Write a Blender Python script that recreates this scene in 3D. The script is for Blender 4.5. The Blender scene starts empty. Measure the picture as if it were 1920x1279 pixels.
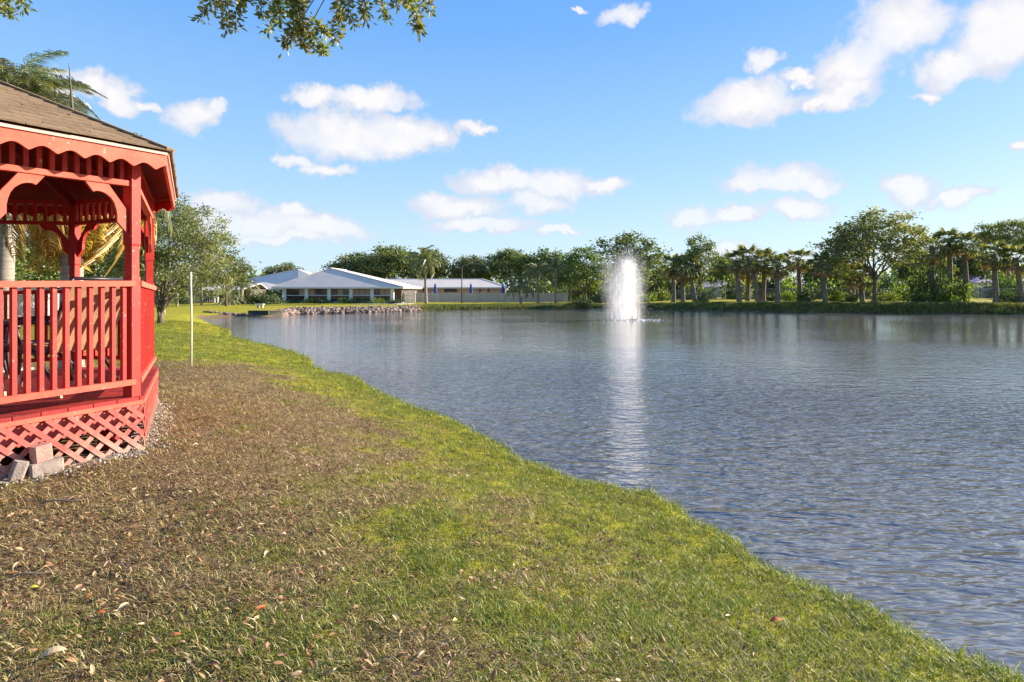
import bpy, math, random
import numpy as np
from mathutils import Vector, Matrix, Quaternion

random.seed(7)
RNG = np.random.default_rng(7)
scene = bpy.context.scene
COL = scene.collection
R = math.radians
PI = math.pi
F = 1066.7          # focal length of the photograph in its own pixels (20 mm lens)
EYE = 2.0           # camera height over the pond's water level
HOR = 545.0

# ------------------------------------------------------------------ camera
cd = bpy.data.cameras.new('camera')
cam = bpy.data.objects.new('camera', cd)
COL.objects.link(cam)
cam.location = (0, 0, EYE)
cam.rotation_euler = (R(90), 0, 0)
cd.sensor_width = 36
cd.lens = 20.0
cd.shift_y = -(639.5 - HOR) / 1920.0
cd.clip_start = 0.05
cd.clip_end = 3000
scene.camera = cam

# ------------------------------------------------------------------ sun, sky, exposure
SUN_EL, SUN_AZ = R(19), R(22)      # azimuth counted from +X towards +Y
SUN = Vector((math.cos(SUN_EL) * math.cos(SUN_AZ), math.cos(SUN_EL) * math.sin(SUN_AZ), math.sin(SUN_EL)))
ld = bpy.data.lights.new('sun', 'SUN')
ld.energy = 5.0
ld.angle = R(0.5)
ld.color = (1.0, 0.87, 0.70)
sun = bpy.data.objects.new('sun', ld)
COL.objects.link(sun)
sun.location = (60, 10, 40)
sun.rotation_euler = SUN.to_track_quat('Z', 'Y').to_euler()
scene.view_settings.view_transform = 'Standard'
scene.view_settings.look = 'None'
scene.view_settings.gamma = 1.0
scene.view_settings.use_curve_mapping = False
scene.view_settings.exposure = 1.5
scene.cycles.volume_bounces = 4
scene.cycles.max_bounces = 10
SKY_STRENGTH = 0.12


def azel(px, py):
    x, y, z = (px - 960.0), F, (HOR - py)
    return math.atan2(x, y), math.atan2(z, math.hypot(x, y))


CLOUDS = [  # centre x, y, half width, half height up, half height down
    (1172, 24, 46, 22, 18), (1082, 5, 22, 8, 8),
    (175, 160, 52, 28, 22), (238, 182, 48, 34, 26), (288, 194, 15, 12, 10), (120, 150, 40, 26, 20),
    (362, 216, 46, 28, 26), (404, 204, 26, 20, 18),
    (584, 176, 50, 20, 18), (700, 192, 80, 28, 20), (650, 255, 112, 52, 46), (745, 262, 92, 42, 36),
    (825, 268, 34, 16, 16), (885, 250, 38, 14, 12), (560, 310, 46, 16, 12), (612, 324, 44, 12, 12),
    (955, 345, 95, 30, 22), (1050, 348, 74, 32, 26), (1135, 342, 36, 16, 14), (870, 395, 80, 24, 18),
    (905, 425, 100, 16, 14), (1010, 388, 70, 28, 20), (420, 374, 66, 22, 22), (455, 420, 110, 34, 34),
    (545, 402, 28, 22, 20), (600, 432, 90, 22, 22), (520, 452, 120, 14, 12), (1048, 438, 46, 8, 8),
    (1400, 195, 96, 44, 38), (1428, 122, 34, 22, 20), (1534, 190, 26, 12, 12),
    (1690, 55, 96, 75, 52), (1610, 120, 92, 50, 44), (1585, 172, 70, 26, 26), (1500, 150, 40, 14, 12),
    (1860, 65, 105, 80, 66), (1780, 128, 64, 40, 34), (1730, 176, 28, 12, 12), (1930, 40, 80, 70, 60),
    (1455, 345, 100, 42, 18), (1525, 350, 52, 18, 12), (1292, 408, 54, 24, 18), (1380, 406, 52, 18, 14),
    (1492, 390, 66, 22, 22), (1718, 348, 58, 28, 24), (1805, 364, 58, 16, 14), (1712, 386, 34, 6, 6),
    (1914, 268, 20, 12, 10), (1362, 474, 60, 18, 20), (1462, 480, 60, 14, 20),
]


class NT:
    """Small helper for node trees."""
    def __init__(self, tree):
        self.t = tree
        self.n = tree.nodes
        self.l = tree.links

    def add(self, typ, **kw):
        nd = self.n.new(typ)
        for k, v in kw.items():
            setattr(nd, k, v)
        return nd

    def put(self, sock, v):
        if hasattr(v, 'is_output'):
            self.l.new(v, sock)
        else:
            sock.default_value = v

    def math(self, op, a, b=None, c=None):
        nd = self.add('ShaderNodeMath', operation=op)
        self.put(nd.inputs[0], a)
        if b is not None:
            self.put(nd.inputs[1], b)
        if c is not None:
            self.put(nd.inputs[2], c)
        return nd.outputs[0]

    def vmath(self, op, a, b=None):
        nd = self.add('ShaderNodeVectorMath', operation=op)
        self.put(nd.inputs[0], a)
        if b is not None:
            self.put(nd.inputs[1], b)
        return nd.outputs['Value'] if op in ('LENGTH', 'DOT_PRODUCT') else nd.outputs['Vector']

    def noise(self, vec, scale, detail=3.0, rough=0.55, dist=0.0, color=False):
        nd = self.add('ShaderNodeTexNoise')
        nd.inputs['Scale'].default_value = scale
        nd.inputs['Detail'].default_value = detail
        nd.inputs['Roughness'].default_value = rough
        nd.inputs['Distortion'].default_value = dist
        if vec is not None:
            self.l.new(vec, nd.inputs['Vector'])
        return nd.outputs['Color' if color else 'Fac']

    def ramp(self, fac, stops, interp='LINEAR'):
        nd = self.add('ShaderNodeValToRGB')
        cr = nd.color_ramp
        cr.interpolation = interp
        while len(cr.elements) < len(stops):
            cr.elements.new(0.5)
        for e, (p, c) in zip(cr.elements, stops):
            e.position = p
            e.color = (c[0], c[1], c[2], 1) if len(c) == 3 else c
        self.put(nd.inputs['Fac'], fac)
        return nd.outputs['Color']

    def mix(self, fac, a, b, blend='MIX'):
        nd = self.add('ShaderNodeMix', data_type='RGBA', blend_type=blend)
        self.put(nd.inputs[0], fac)
        for s, v in ((nd.inputs[6], a), (nd.inputs[7], b)):
            if hasattr(v, 'is_output'):
                self.l.new(v, s)
            else:
                s.default_value = (v[0], v[1], v[2], 1)
        return nd.outputs[2]

    def smooth(self, x, lo, hi):
        nd = self.add('ShaderNodeMapRange', interpolation_type='SMOOTHSTEP')
        self.put(nd.inputs['Value'], x)
        nd.inputs['From Min'].default_value = lo
        nd.inputs['From Max'].default_value = hi
        return nd.outputs['Result']


def make_world():
    w = bpy.data.worlds.new('World')
    scene.world = w
    w.use_nodes = True
    w.node_tree.nodes.clear()
    T = NT(w.node_tree)
    out = T.add('ShaderNodeOutputWorld')
    bg = T.add('ShaderNodeBackground')
    bg.inputs['Strength'].default_value = SKY_STRENGTH
    T.l.new(bg.outputs[0], out.inputs[0])
    sky = T.add('ShaderNodeTexSky', sky_type='NISHITA')
    sky.sun_disc = False
    sky.sun_elevation = SUN_EL
    sky.sun_rotation = PI / 2 - SUN_AZ
    sky.altitude = 0
    sky.air_density = 1.0
    sky.dust_density = 0.6
    sky.ozone_density = 2.0
    tc = T.add('ShaderNodeTexCoord')
    d = tc.outputs['Generated']
    sep = T.add('ShaderNodeSeparateXYZ')
    T.l.new(d, sep.inputs[0])
    az = T.math('ARCTAN2', sep.outputs['X'], sep.outputs['Y'])
    el = T.math('ARCSINE', sep.outputs['Z'])
    # clear-sky colour: the physical sky pulled towards the photograph's blue
    elf = T.math('MULTIPLY', T.math('MAXIMUM', el, 0.0), 1.0 / (PI / 2))
    k = 1.0 / SKY_STRENGTH / 2 ** scene.view_settings.exposure
    grad = T.ramp(elf, [(0.0, (0.68, 0.87, 1.0)), (0.06, (0.58, 0.81, 1.0)), (0.14, (0.38, 0.67, 1.0)), (0.27, (0.185, 0.47, 1.0)), (0.36, (0.13, 0.40, 0.98)), (1.0, (0.05, 0.19, 0.64))])
    gsc = T.add('ShaderNodeVectorMath', operation='SCALE')
    T.l.new(grad, gsc.inputs[0])
    gsc.inputs['Scale'].default_value = k * 0.98
    base = T.mix(0.9, sky.outputs[0], gsc.outputs[0])
    # cumulus: a set of puffs by azimuth and elevation, edges broken up by noise
    warp = T.noise(d, 9.0, 5.0, 0.62, color=True)
    warp2 = T.noise(d, 30.0, 4.0, 0.6, color=True)
    w1 = T.vmath('MULTIPLY', T.vmath('SUBTRACT', warp, (0.5, 0.5, 0.5)), (0.10, 0.075, 0))
    w2 = T.vmath('MULTIPLY', T.vmath('SUBTRACT', warp2, (0.5, 0.5, 0.5)), (0.035, 0.03, 0))
    comb = T.add('ShaderNodeCombineXYZ')
    T.l.new(az, comb.inputs[0])
    T.l.new(el, comb.inputs[1])
    pos = T.vmath('ADD', T.vmath('ADD', comb.outputs[0], w1), w2)
    sp = T.add('ShaderNodeSeparateXYZ')
    T.l.new(pos, sp.inputs[0])
    c3 = T.add('ShaderNodeCombineXYZ')
    T.l.new(sp.outputs[0], c3.inputs[0])
    T.l.new(sp.outputs[1], c3.inputs[1])
    T.l.new(T.math('MULTIPLY', sp.outputs[1], -1.0), c3.inputs[2])
    p3 = c3.outputs[0]
    dist = None
    for (cx, cy, rx, ru, rd) in CLOUDS:
        a, e = azel(cx, cy)
        a1, _ = azel(cx + rx, cy)
        _, e1 = azel(cx, cy - ru)
        _, e2 = azel(cx, cy + rd)
        q = T.vmath('SUBTRACT', p3, (a, e, -e))
        q = T.vmath('MULTIPLY', q, (1 / (a1 - a), 1 / (e1 - e), 1 / max(e - e2, 1e-3)))
        q = T.vmath('MAXIMUM', q, (-1e6, 0, 0))
        L = T.vmath('LENGTH', q)
        dist = L if dist is None else T.math('SMOOTH_MIN', dist, L, 0.25)
    inside = T.math('SUBTRACT', 1.0, dist)
    # the rest of the sky carries the same kind of scattered cumulus
    wide = T.noise(T.vmath('MULTIPLY', d, (1, 1, 2.2)), 3.6, 6.0, 0.55)
    away = T.smooth(T.math('ABSOLUTE', az), 0.80, 0.95)
    high = T.smooth(el, 0.50, 0.62)
    rest = T.math('MULTIPLY', T.math('SUBTRACT', wide, 0.60), 5.0)
    rest = T.math('SUBTRACT', T.math('MULTIPLY', T.math('ADD', rest, 1.0), T.math('MAXIMUM', away, high)), 1.0)
    field = T.math('MAXIMUM', inside, rest)
    fine = T.noise(d, 22.0, 9.0, 0.62)
    field2 = T.math('ADD', field, T.math('MULTIPLY', T.math('SUBTRACT', fine, 0.5), 1.15))
    dens = T.smooth(field2, -0.30, 0.22)
    dens = T.math('MULTIPLY', dens, T.math('MULTIPLY_ADD', T.smooth(T.noise(d, 11.0, 5.0, 0.6), 0.3, 0.6), 0.28, 0.72))
    dens = T.math('MULTIPLY', dens, T.smooth(el, 0.0, 0.10))
    dens = T.math('MULTIPLY', dens, T.math('ADD', 0.80, T.math('MULTIPLY', T.smooth(el, 0.08, 0.25), 0.19)))
    body = T.smooth(T.math('ADD', field, T.math('MULTIPLY', T.math('SUBTRACT', T.noise(d, 16.0, 4.0, 0.5), 0.5), 0.8)), 0.0, 0.6)
    ccol = T.mix(body, (0.76 * k, 0.80 * k, 0.92 * k), (1.02 * k, 0.99 * k, 0.99 * k))
    final = T.mix(dens, base, ccol)
    T.l.new(final, bg.inputs['Color'])


make_world()

# ------------------------------------------------------------------ helpers
NAMES = {}


class MB:
    """Collects vertices and faces with numpy and links them as one mesh object."""
    def __init__(self):
        self.v, self.q, self.t, self.qm, self.tm, self.qt, self.tt = [], [], [], [], [], [], []
        self.n = 0

    def add(self, v, q=None, t=None, m=0, tint=0.5):
        v = np.asarray(v, float).reshape(-1, 3)
        if q is not None and len(q):
            q = np.asarray(q, int).reshape(-1, 4)
            self.q.append(q + self.n)
            self.qm.append(np.full(len(q), m))
            self.qt.append(np.broadcast_to(np.asarray(tint, float), (len(q),)))
        if t is not None and len(t):
            t = np.asarray(t, int).reshape(-1, 3)
            self.t.append(t + self.n)
            self.tm.append(np.full(len(t), m))
            self.tt.append(np.broadcast_to(np.asarray(tint, float), (len(t),)))
        self.v.append(v)
        self.n += len(v)
        return self

    def mesh(self, name, mats, smooth=False):
        me = bpy.data.meshes.new(name)
        v = np.concatenate(self.v) if self.v else np.zeros((0, 3))
        me.vertices.add(len(v))
        me.vertices.foreach_set('co', v.ravel())
        q = np.concatenate(self.q) if self.q else np.zeros((0, 4), int)
        t = np.concatenate(self.t) if self.t else np.zeros((0, 3), int)
        loops = np.concatenate([q.ravel(), t.ravel()])
        starts = np.concatenate([np.arange(len(q)) * 4, len(q) * 4 + np.arange(len(t)) * 3])
        me.loops.add(len(loops))
        me.loops.foreach_set('vertex_index', loops.astype(np.int32))
        me.polygons.add(len(starts))
        me.polygons.foreach_set('loop_start', starts.astype(np.int32))
        mi = np.concatenate([np.concatenate(self.qm) if self.qm else np.zeros(0), np.concatenate(self.tm) if self.tm else np.zeros(0)])
        me.polygons.foreach_set('material_index', mi.astype(np.int32))
        me.polygons.foreach_set('use_smooth', np.full(len(starts), bool(smooth)))
        tn = np.concatenate([np.concatenate(self.qt) if self.qt else np.zeros(0), np.concatenate(self.tt) if self.tt else np.zeros(0)])
        at = me.attributes.new('tint', 'FLOAT', 'FACE')
        at.data.foreach_set('value', tn.astype(np.float32))
        for m in (mats if isinstance(mats, (list, tuple)) else [mats]):
            me.materials.append(m)
        me.update(calc_edges=True)
        return me

    # -- shapes
    def box(self, c, s, rz=0.0, m=0, tint=0.5):
        x, y, z = s[0] / 2, s[1] / 2, s[2] / 2
        v = np.array([(-x, -y, -z), (x, -y, -z), (x, y, -z), (-x, y, -z), (-x, -y, z), (x, -y, z), (x, y, z), (-x, y, z)])
        if rz:
            ca, sa = math.cos(rz), math.sin(rz)
            v = v @ np.array([(ca, sa, 0), (-sa, ca, 0), (0, 0, 1)])
        return self.add(v + np.asarray(c), BOXQ, m=m, tint=tint)

    def beam(self, p, q, w, h, up=(0, 0, 1), m=0, tint=0.5):
        p, q = Vector(p), Vector(q)
        d = (q - p).normalized()
        u = Vector(up)
        s = d.cross(u)
        if s.length < 1e-4:
            s = d.cross(Vector((1, 0, 0)))
        s.normalize()
        u = s.cross(d).normalized()
        v = []
        for e in (p, q):
            for a, b in ((-1, -1), (1, -1), (1, 1), (-1, 1)):
                v.append(e + s * (a * w / 2) + u * (b * h / 2))
        return self.add([tuple(x) for x in v], [(0, 1, 2, 3), (7, 6, 5, 4), (0, 4, 5, 1), (1, 5, 6, 2), (2, 6, 7, 3), (3, 7, 4, 0)], m=m, tint=tint)

    def tube(self, path, rad, k=6, m=0, cap=True, tint=0.5):
        path = np.asarray(path, float)
        n = len(path)
        rad = np.broadcast_to(np.asarray(rad, float), (n,))
        tan = np.gradient(path, axis=0)
        tan /= np.linalg.norm(tan, axis=1, keepdims=True) + 1e-9
        mean = tan.mean(0)
        ref = np.array((0, 0, 1.0)) if abs(mean[2]) < 0.8 * np.linalg.norm(mean) + 1e-9 else np.array((1.0, 0, 0))
        a = np.cross(tan, ref)
        a /= np.linalg.norm(a, axis=1, keepdims=True) + 1e-9
        b = np.cross(tan, a)
        th = np.arange(k) * 2 * PI / k
        ring = path[:, None, :] + rad[:, None, None] * (np.cos(th)[None, :, None] * a[:, None, :] + np.sin(th)[None, :, None] * b[:, None, :])
        v = ring.reshape(-1, 3)
        i = np.arange(n - 1)[:, None] * k
        j = np.arange(k)[None, :]
        j2 = (j + 1) % k
        q = np.stack([i + j, i + j2, i + k + j2, i + k + j], -1).reshape(-1, 4)
        t = None
        if cap:
            v = np.concatenate([v, path[-1:], path[:1]])
            e = (n - 1) * k
            t = [(e + a_, e + (a_ + 1) % k, n * k) for a_ in range(k)] + [((a_ + 1) % k, a_, n * k + 1) for a_ in range(k)]
        return self.add(v, q, t, m=m, tint=tint)

    def prism(self, outline, off, m=0, tint=0.5):
        """A flat outline of 3D points pushed along off; a fan round its middle works for star-shaped outlines."""
        o = np.asarray(outline, float)
        n = len(o)
        c = o.mean(0)
        off = np.asarray(off, float)
        v = np.concatenate([o, o + off, [c], [c + off]])
        q = [(i, (i + 1) % n, n + (i + 1) % n, n + i) for i in range(n)]
        t = [((i + 1) % n, i, 2 * n) for i in range(n)] + [(n + i, n + (i + 1) % n, 2 * n + 1) for i in range(n)]
        return self.add(v, q, t, m=m, tint=tint)

    def strip(self, a, b, off, m=0, tint=0.5):
        """A board between two equally long polylines a and b, pushed along off."""
        a, b = np.asarray(a, float), np.asarray(b, float)
        n = len(a)
        off = np.asarray(off, float)
        v = np.concatenate([a, b, a + off, b + off])
        q = []
        for i in range(n - 1):
            q += [(i, i + 1, n + i + 1, n + i), (2 * n + i, 3 * n + i, 3 * n + i + 1, 2 * n + i + 1),
                  (i, 2 * n + i, 2 * n + i + 1, i + 1), (n + i, n + i + 1, 3 * n + i + 1, 3 * n + i)]
        q += [(0, n, 3 * n, 2 * n), (n - 1, 3 * n - 1, 4 * n - 1, 2 * n - 1)]
        return self.add(v, q, m=m, tint=tint)

    def leaves(self, c, d, L, W, rng, m=0, tint=None, fold=0.15):
        """Diamond leaf quads at points c along unit directions d."""
        n = len(c)
        L = np.broadcast_to(np.asarray(L, float), (n,))[:, None]
        W = np.broadcast_to(np.asarray(W, float), (n,))[:, None]
        r = rng.normal(size=(n, 3))
        s = np.cross(d, r)
        s /= np.linalg.norm(s, axis=1, keepdims=True) + 1e-9
        nn = np.cross(s, d)
        base = c - d * L * 0.5
        mid = c + nn * L * fold * 0.3
        v = np.stack([base, mid + s * W * 0.5, c + d * L * 0.5, mid - s * W * 0.5], 1).reshape(-1, 3)
        q = np.arange(n * 4).reshape(n, 4)
        return self.add(v, q, m=m, tint=rng.random(n) if tint is None else tint)


BOXQ = [(0, 3, 2, 1), (4, 5, 6, 7), (0, 1, 5, 4), (1, 2, 6, 5), (2, 3, 7, 6), (3, 0, 4, 7)]


def link(name, me, parent=None, loc=(0, 0, 0), rot=None, scale=None):
    o = bpy.data.objects.new(name, me)
    COL.objects.link(o)
    if parent is not None:
        o.parent = parent
    o.location = loc
    if rot is not None:
        o.rotation_euler = rot
    if scale is not None:
        o.scale = scale
    return o


def tag(o, label=None, cat=None, group=None, kind=None):
    if label:
        o['label'] = label
    if cat:
        o['category'] = cat
    if group:
        o['group'] = group
    if kind:
        o['kind'] = kind
    return o


def thing(name, label, cat, loc=(0, 0, 0), rz=0.0, group=None):
    o = link(name, None, None, loc, (0, 0, rz))
    return tag(o, label, cat, group)


def W(px, py, d):
    """The point at depth d along a sight line of the photograph."""
    return Vector(((px - 960) / F * d, d, EYE + (HOR - py) / F * d))


def WX(px, d):
    return (px - 960) / F * d


# value noise in numpy
def vnoise(x, y, seed=0):
    xi, yi = np.floor(x).astype(np.int64), np.floor(y).astype(np.int64)
    fx, fy = x - xi, y - yi
    fx, fy = fx * fx * (3 - 2 * fx), fy * fy * (3 - 2 * fy)

    def h(a, b):
        n = (a * 374761393 + b * 668265263 + seed * 974634777) & 0xFFFFFFFF
        n = ((n ^ (n >> 13)) * 1274126177) & 0xFFFFFFFF
        return ((n ^ (n >> 16)) & 0xFFFF) / 65535.0
    return (h(xi, yi) * (1 - fx) + h(xi + 1, yi) * fx) * (1 - fy) + (h(xi, yi + 1) * (1 - fx) + h(xi + 1, yi + 1) * fx) * fy


def fbm(x, y, s, seed=0, octv=4):
    x, y = np.asarray(x, float) * s, np.asarray(y, float) * s
    a, t, w = 0.5, 0.0, 0.0
    for o in range(octv):
        t = t + a * vnoise(x, y, seed + o * 17)
        w += a
        a *= 0.5
        x, y = x * 2.03 + 11.3, y * 2.03 + 5.7
    return t / w


def sstep(a, b, x):
    t = np.clip((x - a) / (b - a), 0, 1)
    return t * t * (3 - 2 * t)


# ------------------------------------------------------------------ materials
def mat(name, c1, c2=None, scale=6.0, rough=0.8, bump=0.0, bscale=40.0, spec=0.3, stretch=(1, 1, 1), metal=0.0, c3=None, vary=0.0, dirt=None, chip=None):
    m = bpy.data.materials.new(name)
    m.use_nodes = True
    T = NT(m.node_tree)
    p = T.n['Principled BSDF']
    p.inputs['Roughness'].default_value = rough
    p.inputs['Specular IOR Level'].default_value = spec
    p.inputs['Metallic'].default_value = metal
    tc = T.add('ShaderNodeTexCoord')
    oi0 = T.add('ShaderNodeObjectInfo')
    shift = T.add('ShaderNodeCombineXYZ')
    for k_ in range(3):
        T.l.new(T.math('MULTIPLY', oi0.outputs['Random'], (17.0, 31.0, 23.0)[k_]), shift.inputs[k_])
    vec = T.vmath('MULTIPLY', T.vmath('ADD', tc.outputs['Object'], shift.outputs[0]), stretch)
    if c2 is None:
        c2 = tuple(x * 0.8 for x in c1)
    col = T.mix(T.smooth(T.noise(vec, scale, 5.0, 0.6), 0.32, 0.68), c1, c2)
    if c3 is not None:
        col = T.mix(T.smooth(T.noise(vec, scale * 3.1, 6.0, 0.7), 0.60, 0.72), col, c3)
    if chip is not None:   # worn spots where the coat has gone
        wear = T.math('MULTIPLY', T.smooth(T.noise(vec, 23.0, 6.0, 0.75), 0.60, 0.66), T.smooth(T.noise(vec, 2.7, 3.0, 0.5), 0.42, 0.60))
        col = T.mix(wear, col, chip)
    if dirt is not None:   # splashed soil along the foot of the boards
        spz = T.add('ShaderNodeSeparateXYZ')
        T.l.new(tc.outputs['Object'], spz.inputs[0])
        zz = T.math('ADD', spz.outputs[2], T.math('MULTIPLY', T.math('SUBTRACT', T.noise(vec, 7.0, 5.0, 0.65), 0.5), 0.5))
        col = T.mix(T.math('MULTIPLY', T.smooth(zz, 0.26, -0.02), 0.75), col, dirt)
    if vary:
        oi = T.add('ShaderNodeObjectInfo')
        hs = T.add('ShaderNodeHueSaturation')
        T.l.new(col, hs.inputs['Color'])
        T.l.new(T.math('MULTIPLY_ADD', oi.outputs['Random'], vary * 2, 1.0 - vary), hs.inputs['Value'])
        col = hs.outputs['Color']
    T.l.new(col, p.inputs['Base Color'])
    if bump:
        b = T.add('ShaderNodeBump')
        b.inputs['Strength'].default_value = 1.0
        b.inputs['Distance'].default_value = bump
        T.l.new(T.noise(vec, bscale, 4.0, 0.6), b.inputs['Height'])
        T.l.new(b.outputs[0], p.inputs['Normal'])
    return m


def leafmat(name, stops, trans=0.35, rough=0.5, gloss=0.06, tintsrc='attr', hue=0.02, val=0.25):
    m = bpy.data.materials.new(name)
    m.use_nodes = True
    T = NT(m.node_tree)
    T.n.clear()
    out = T.add('ShaderNodeOutputMaterial')
    oi = T.add('ShaderNodeObjectInfo')
    if tintsrc == 'attr':
        at = T.add('ShaderNodeAttribute', attribute_name='tint')
        f = at.outputs['Fac']
    else:
        f = oi.outputs['Random']
    col = T.ramp(f, stops)
    hs = T.add('ShaderNodeHueSaturation')
    T.l.new(col, hs.inputs['Color'])
    T.l.new(T.math('MULTIPLY_ADD', oi.outputs['Random'], hue * 2, 0.5 - hue), hs.inputs['Hue'])
    T.l.new(T.math('MULTIPLY_ADD', oi.outputs['Random'], val, 1.0 - val / 2), hs.inputs['Value'])
    c = hs.outputs['Color']
    df = T.add('ShaderNodeBsdfDiffuse')
    tr = T.add('ShaderNodeBsdfTranslucent')
    gl = T.add('ShaderNodeBsdfGlossy')
    gl.inputs['Roughness'].default_value = rough
    T.l.new(c, df.inputs['Color'])
    T.l.new(T.mix(1.0, c, (1.5, 1.45, 0.7), 'MULTIPLY'), tr.inputs['Color'])
    mx = T.add('ShaderNodeMixShader')
    mx.inputs[0].default_value = trans
    T.l.new(df.outputs[0], mx.inputs[1])
    T.l.new(tr.outputs[0], mx.inputs[2])
    mg = T.add('ShaderNodeMixShader')
    mg.inputs[0].default_value = gloss
    T.l.new(mx.outputs[0], mg.inputs[1])
    T.l.new(gl.outputs[0], mg.inputs[2])
    T.l.new(mg.outputs[0], out.inputs[0])
    return m


M = {}
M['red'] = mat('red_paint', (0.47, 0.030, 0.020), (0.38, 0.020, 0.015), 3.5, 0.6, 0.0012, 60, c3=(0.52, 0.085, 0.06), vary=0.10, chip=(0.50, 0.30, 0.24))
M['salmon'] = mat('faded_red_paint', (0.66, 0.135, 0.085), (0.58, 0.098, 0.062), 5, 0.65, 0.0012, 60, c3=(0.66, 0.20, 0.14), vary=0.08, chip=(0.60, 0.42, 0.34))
M['deck'] = mat('deck_paint', (0.34, 0.030, 0.026), (0.25, 0.024, 0.022), 4, 0.6, 0.002, 50, c3=(0.5, 0.16, 0.14), vary=0.15)
M['ceiling'] = mat('shade_dark_ceiling', (0.20, 0.018, 0.020), (0.15, 0.014, 0.016), 4, 0.7)  # roof underside and rafters: red darkened to deepen the shade inside
M['lattice'] = mat('weathered_lattice', (0.56, 0.14, 0.11), (0.46, 0.10, 0.085), 7, 0.8, 0.002, 60, c3=(0.56, 0.32, 0.26), vary=0.14, dirt=(0.40, 0.31, 0.245), chip=(0.50, 0.36, 0.30))
M['cream'] = mat('cream_trim', (0.55, 0.42, 0.36), (0.46, 0.35, 0.30), 8, 0.7)
M['shingle'] = mat('brown_shingle', (0.235, 0.165, 0.10), (0.17, 0.118, 0.074), 22, 0.95, 0.003, 160, c3=(0.31, 0.23, 0.15), vary=0.14)
M['bark'] = mat('grey_bark', (0.16, 0.135, 0.11), (0.09, 0.072, 0.058), 9, 0.95, 0.02, 24, stretch=(1, 1, 0.35))
M['palm_bark'] = mat('palm_bark', (0.33, 0.295, 0.25), (0.22, 0.19, 0.16), 3, 0.95, 0.02, 7, stretch=(0.4, 0.4, 5))
M['sabal_bark'] = mat('cabbage_palm_bark', (0.23, 0.20, 0.17), (0.11, 0.09, 0.075), 6, 0.95, 0.05, 8, stretch=(1, 1, 0.8))
M['leaf'] = leafmat('tree_leaf', [(0.0, (0.039, 0.068, 0.016)), (0.55, (0.109, 0.158, 0.030)), (1.0, (0.264, 0.276, 0.061))])
M['leaf_light'] = leafmat('light_tree_leaf', [(0.0, (0.045, 0.075, 0.018)), (0.5, (0.105, 0.145, 0.032)), (1.0, (0.22, 0.22, 0.06))], trans=0.45)
M['leaf_grey'] = leafmat('olive_tree_leaf', [(0.0, (0.055, 0.076, 0.024)), (0.5, (0.149, 0.172, 0.053)), (1.0, (0.314, 0.291, 0.099))], trans=0.4)
M['leaf_oak'] = leafmat('oak_leaf', [(0.0, (0.04, 0.065, 0.012)), (0.5, (0.125, 0.16, 0.026)), (0.85, (0.24, 0.24, 0.05)), (1.0, (0.34, 0.24, 0.07))], trans=0.5)
M['frond'] = leafmat('palm_frond', [(0.0, (0.056, 0.094, 0.027)), (0.5, (0.131, 0.169, 0.053)), (1.0, (0.300, 0.300, 0.125))], trans=0.35, gloss=0.10)
M['frond_gold'] = leafmat('golden_palm_frond', [(0.0, (0.26, 0.20, 0.030)), (0.45, (0.50, 0.34, 0.035)), (1.0, (0.60, 0.45, 0.12))], trans=0.4, gloss=0.08)
M['fan'] = leafmat('fan_palm_leaf', [(0.0, (0.055, 0.078, 0.026)), (0.5, (0.127, 0.156, 0.047)), (1.0, (0.287, 0.281, 0.098))], trans=0.4, gloss=0.04)
M['shade_dark_blade'] = leafmat('shade_dark_blade', [(0.0, (0.05, 0.075, 0.012)), (0.5, (0.12, 0.15, 0.022)), (1.0, (0.25, 0.24, 0.07))], trans=0.3)  # greens darkened to stand in for shade on the far bank
M['dead_frond'] = leafmat('dead_frond', [(0.0, (0.16, 0.10, 0.05)), (1.0, (0.30, 0.21, 0.12))], trans=0.2)
M['shrub'] = leafmat('shrub_leaf', [(0.0, (0.037, 0.069, 0.013)), (0.5, (0.113, 0.171, 0.023)), (1.0, (0.291, 0.341, 0.051))], trans=0.45)
M['hedge'] = leafmat('hedge_leaf', [(0.0, (0.022, 0.048, 0.014)), (0.6, (0.050, 0.096, 0.024)), (1.0, (0.120, 0.168, 0.048))], trans=0.3)
M['grass'] = leafmat('grass_blade', [(0.0, (0.057, 0.095, 0.009)), (0.45, (0.141, 0.194, 0.018)), (0.8, (0.238, 0.276, 0.036)), (1.0, (0.387, 0.359, 0.108))], trans=0.35, gloss=0.05, hue=0.015, val=0.3)
M['thatch'] = leafmat('dry_blade', [(0.0, (0.08, 0.05, 0.02)), (0.4, (0.27, 0.195, 0.08)), (0.8, (0.46, 0.36, 0.16)), (1.0, (0.66, 0.55, 0.32))], trans=0.15, gloss=0.03, hue=0.012, val=0.6)
M['litter'] = leafmat('fallen_leaf', [(0.0, (0.085, 0.045, 0.025)), (0.35, (0.22, 0.10, 0.045)), (0.7, (0.33, 0.19, 0.095)), (0.9, (0.40, 0.29, 0.17)), (1.0, (0.36, 0.09, 0.03))], trans=0.1, gloss=0.06, tintsrc='rand', hue=0.01, val=0.3)
M['white'] = mat('white_paint', (0.74, 0.73, 0.71), (0.66, 0.65, 0.63), 2, 0.7)
M['roof_white'] = mat('white_tile_roof', (0.66, 0.59, 0.53), (0.58, 0.52, 0.46), 0.6, 0.75, c3=(0.50, 0.45, 0.41))
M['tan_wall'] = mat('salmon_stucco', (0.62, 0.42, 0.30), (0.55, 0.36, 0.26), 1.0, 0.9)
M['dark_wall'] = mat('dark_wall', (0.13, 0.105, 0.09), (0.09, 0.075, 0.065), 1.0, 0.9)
M['glass'] = mat('dark_glass', (0.025, 0.028, 0.032), (0.018, 0.020, 0.024), 1.0, 0.08, spec=0.7)
M['blind'] = mat('window_blind', (0.42, 0.30, 0.21), (0.34, 0.24, 0.17), 2.0, 0.8)
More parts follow.
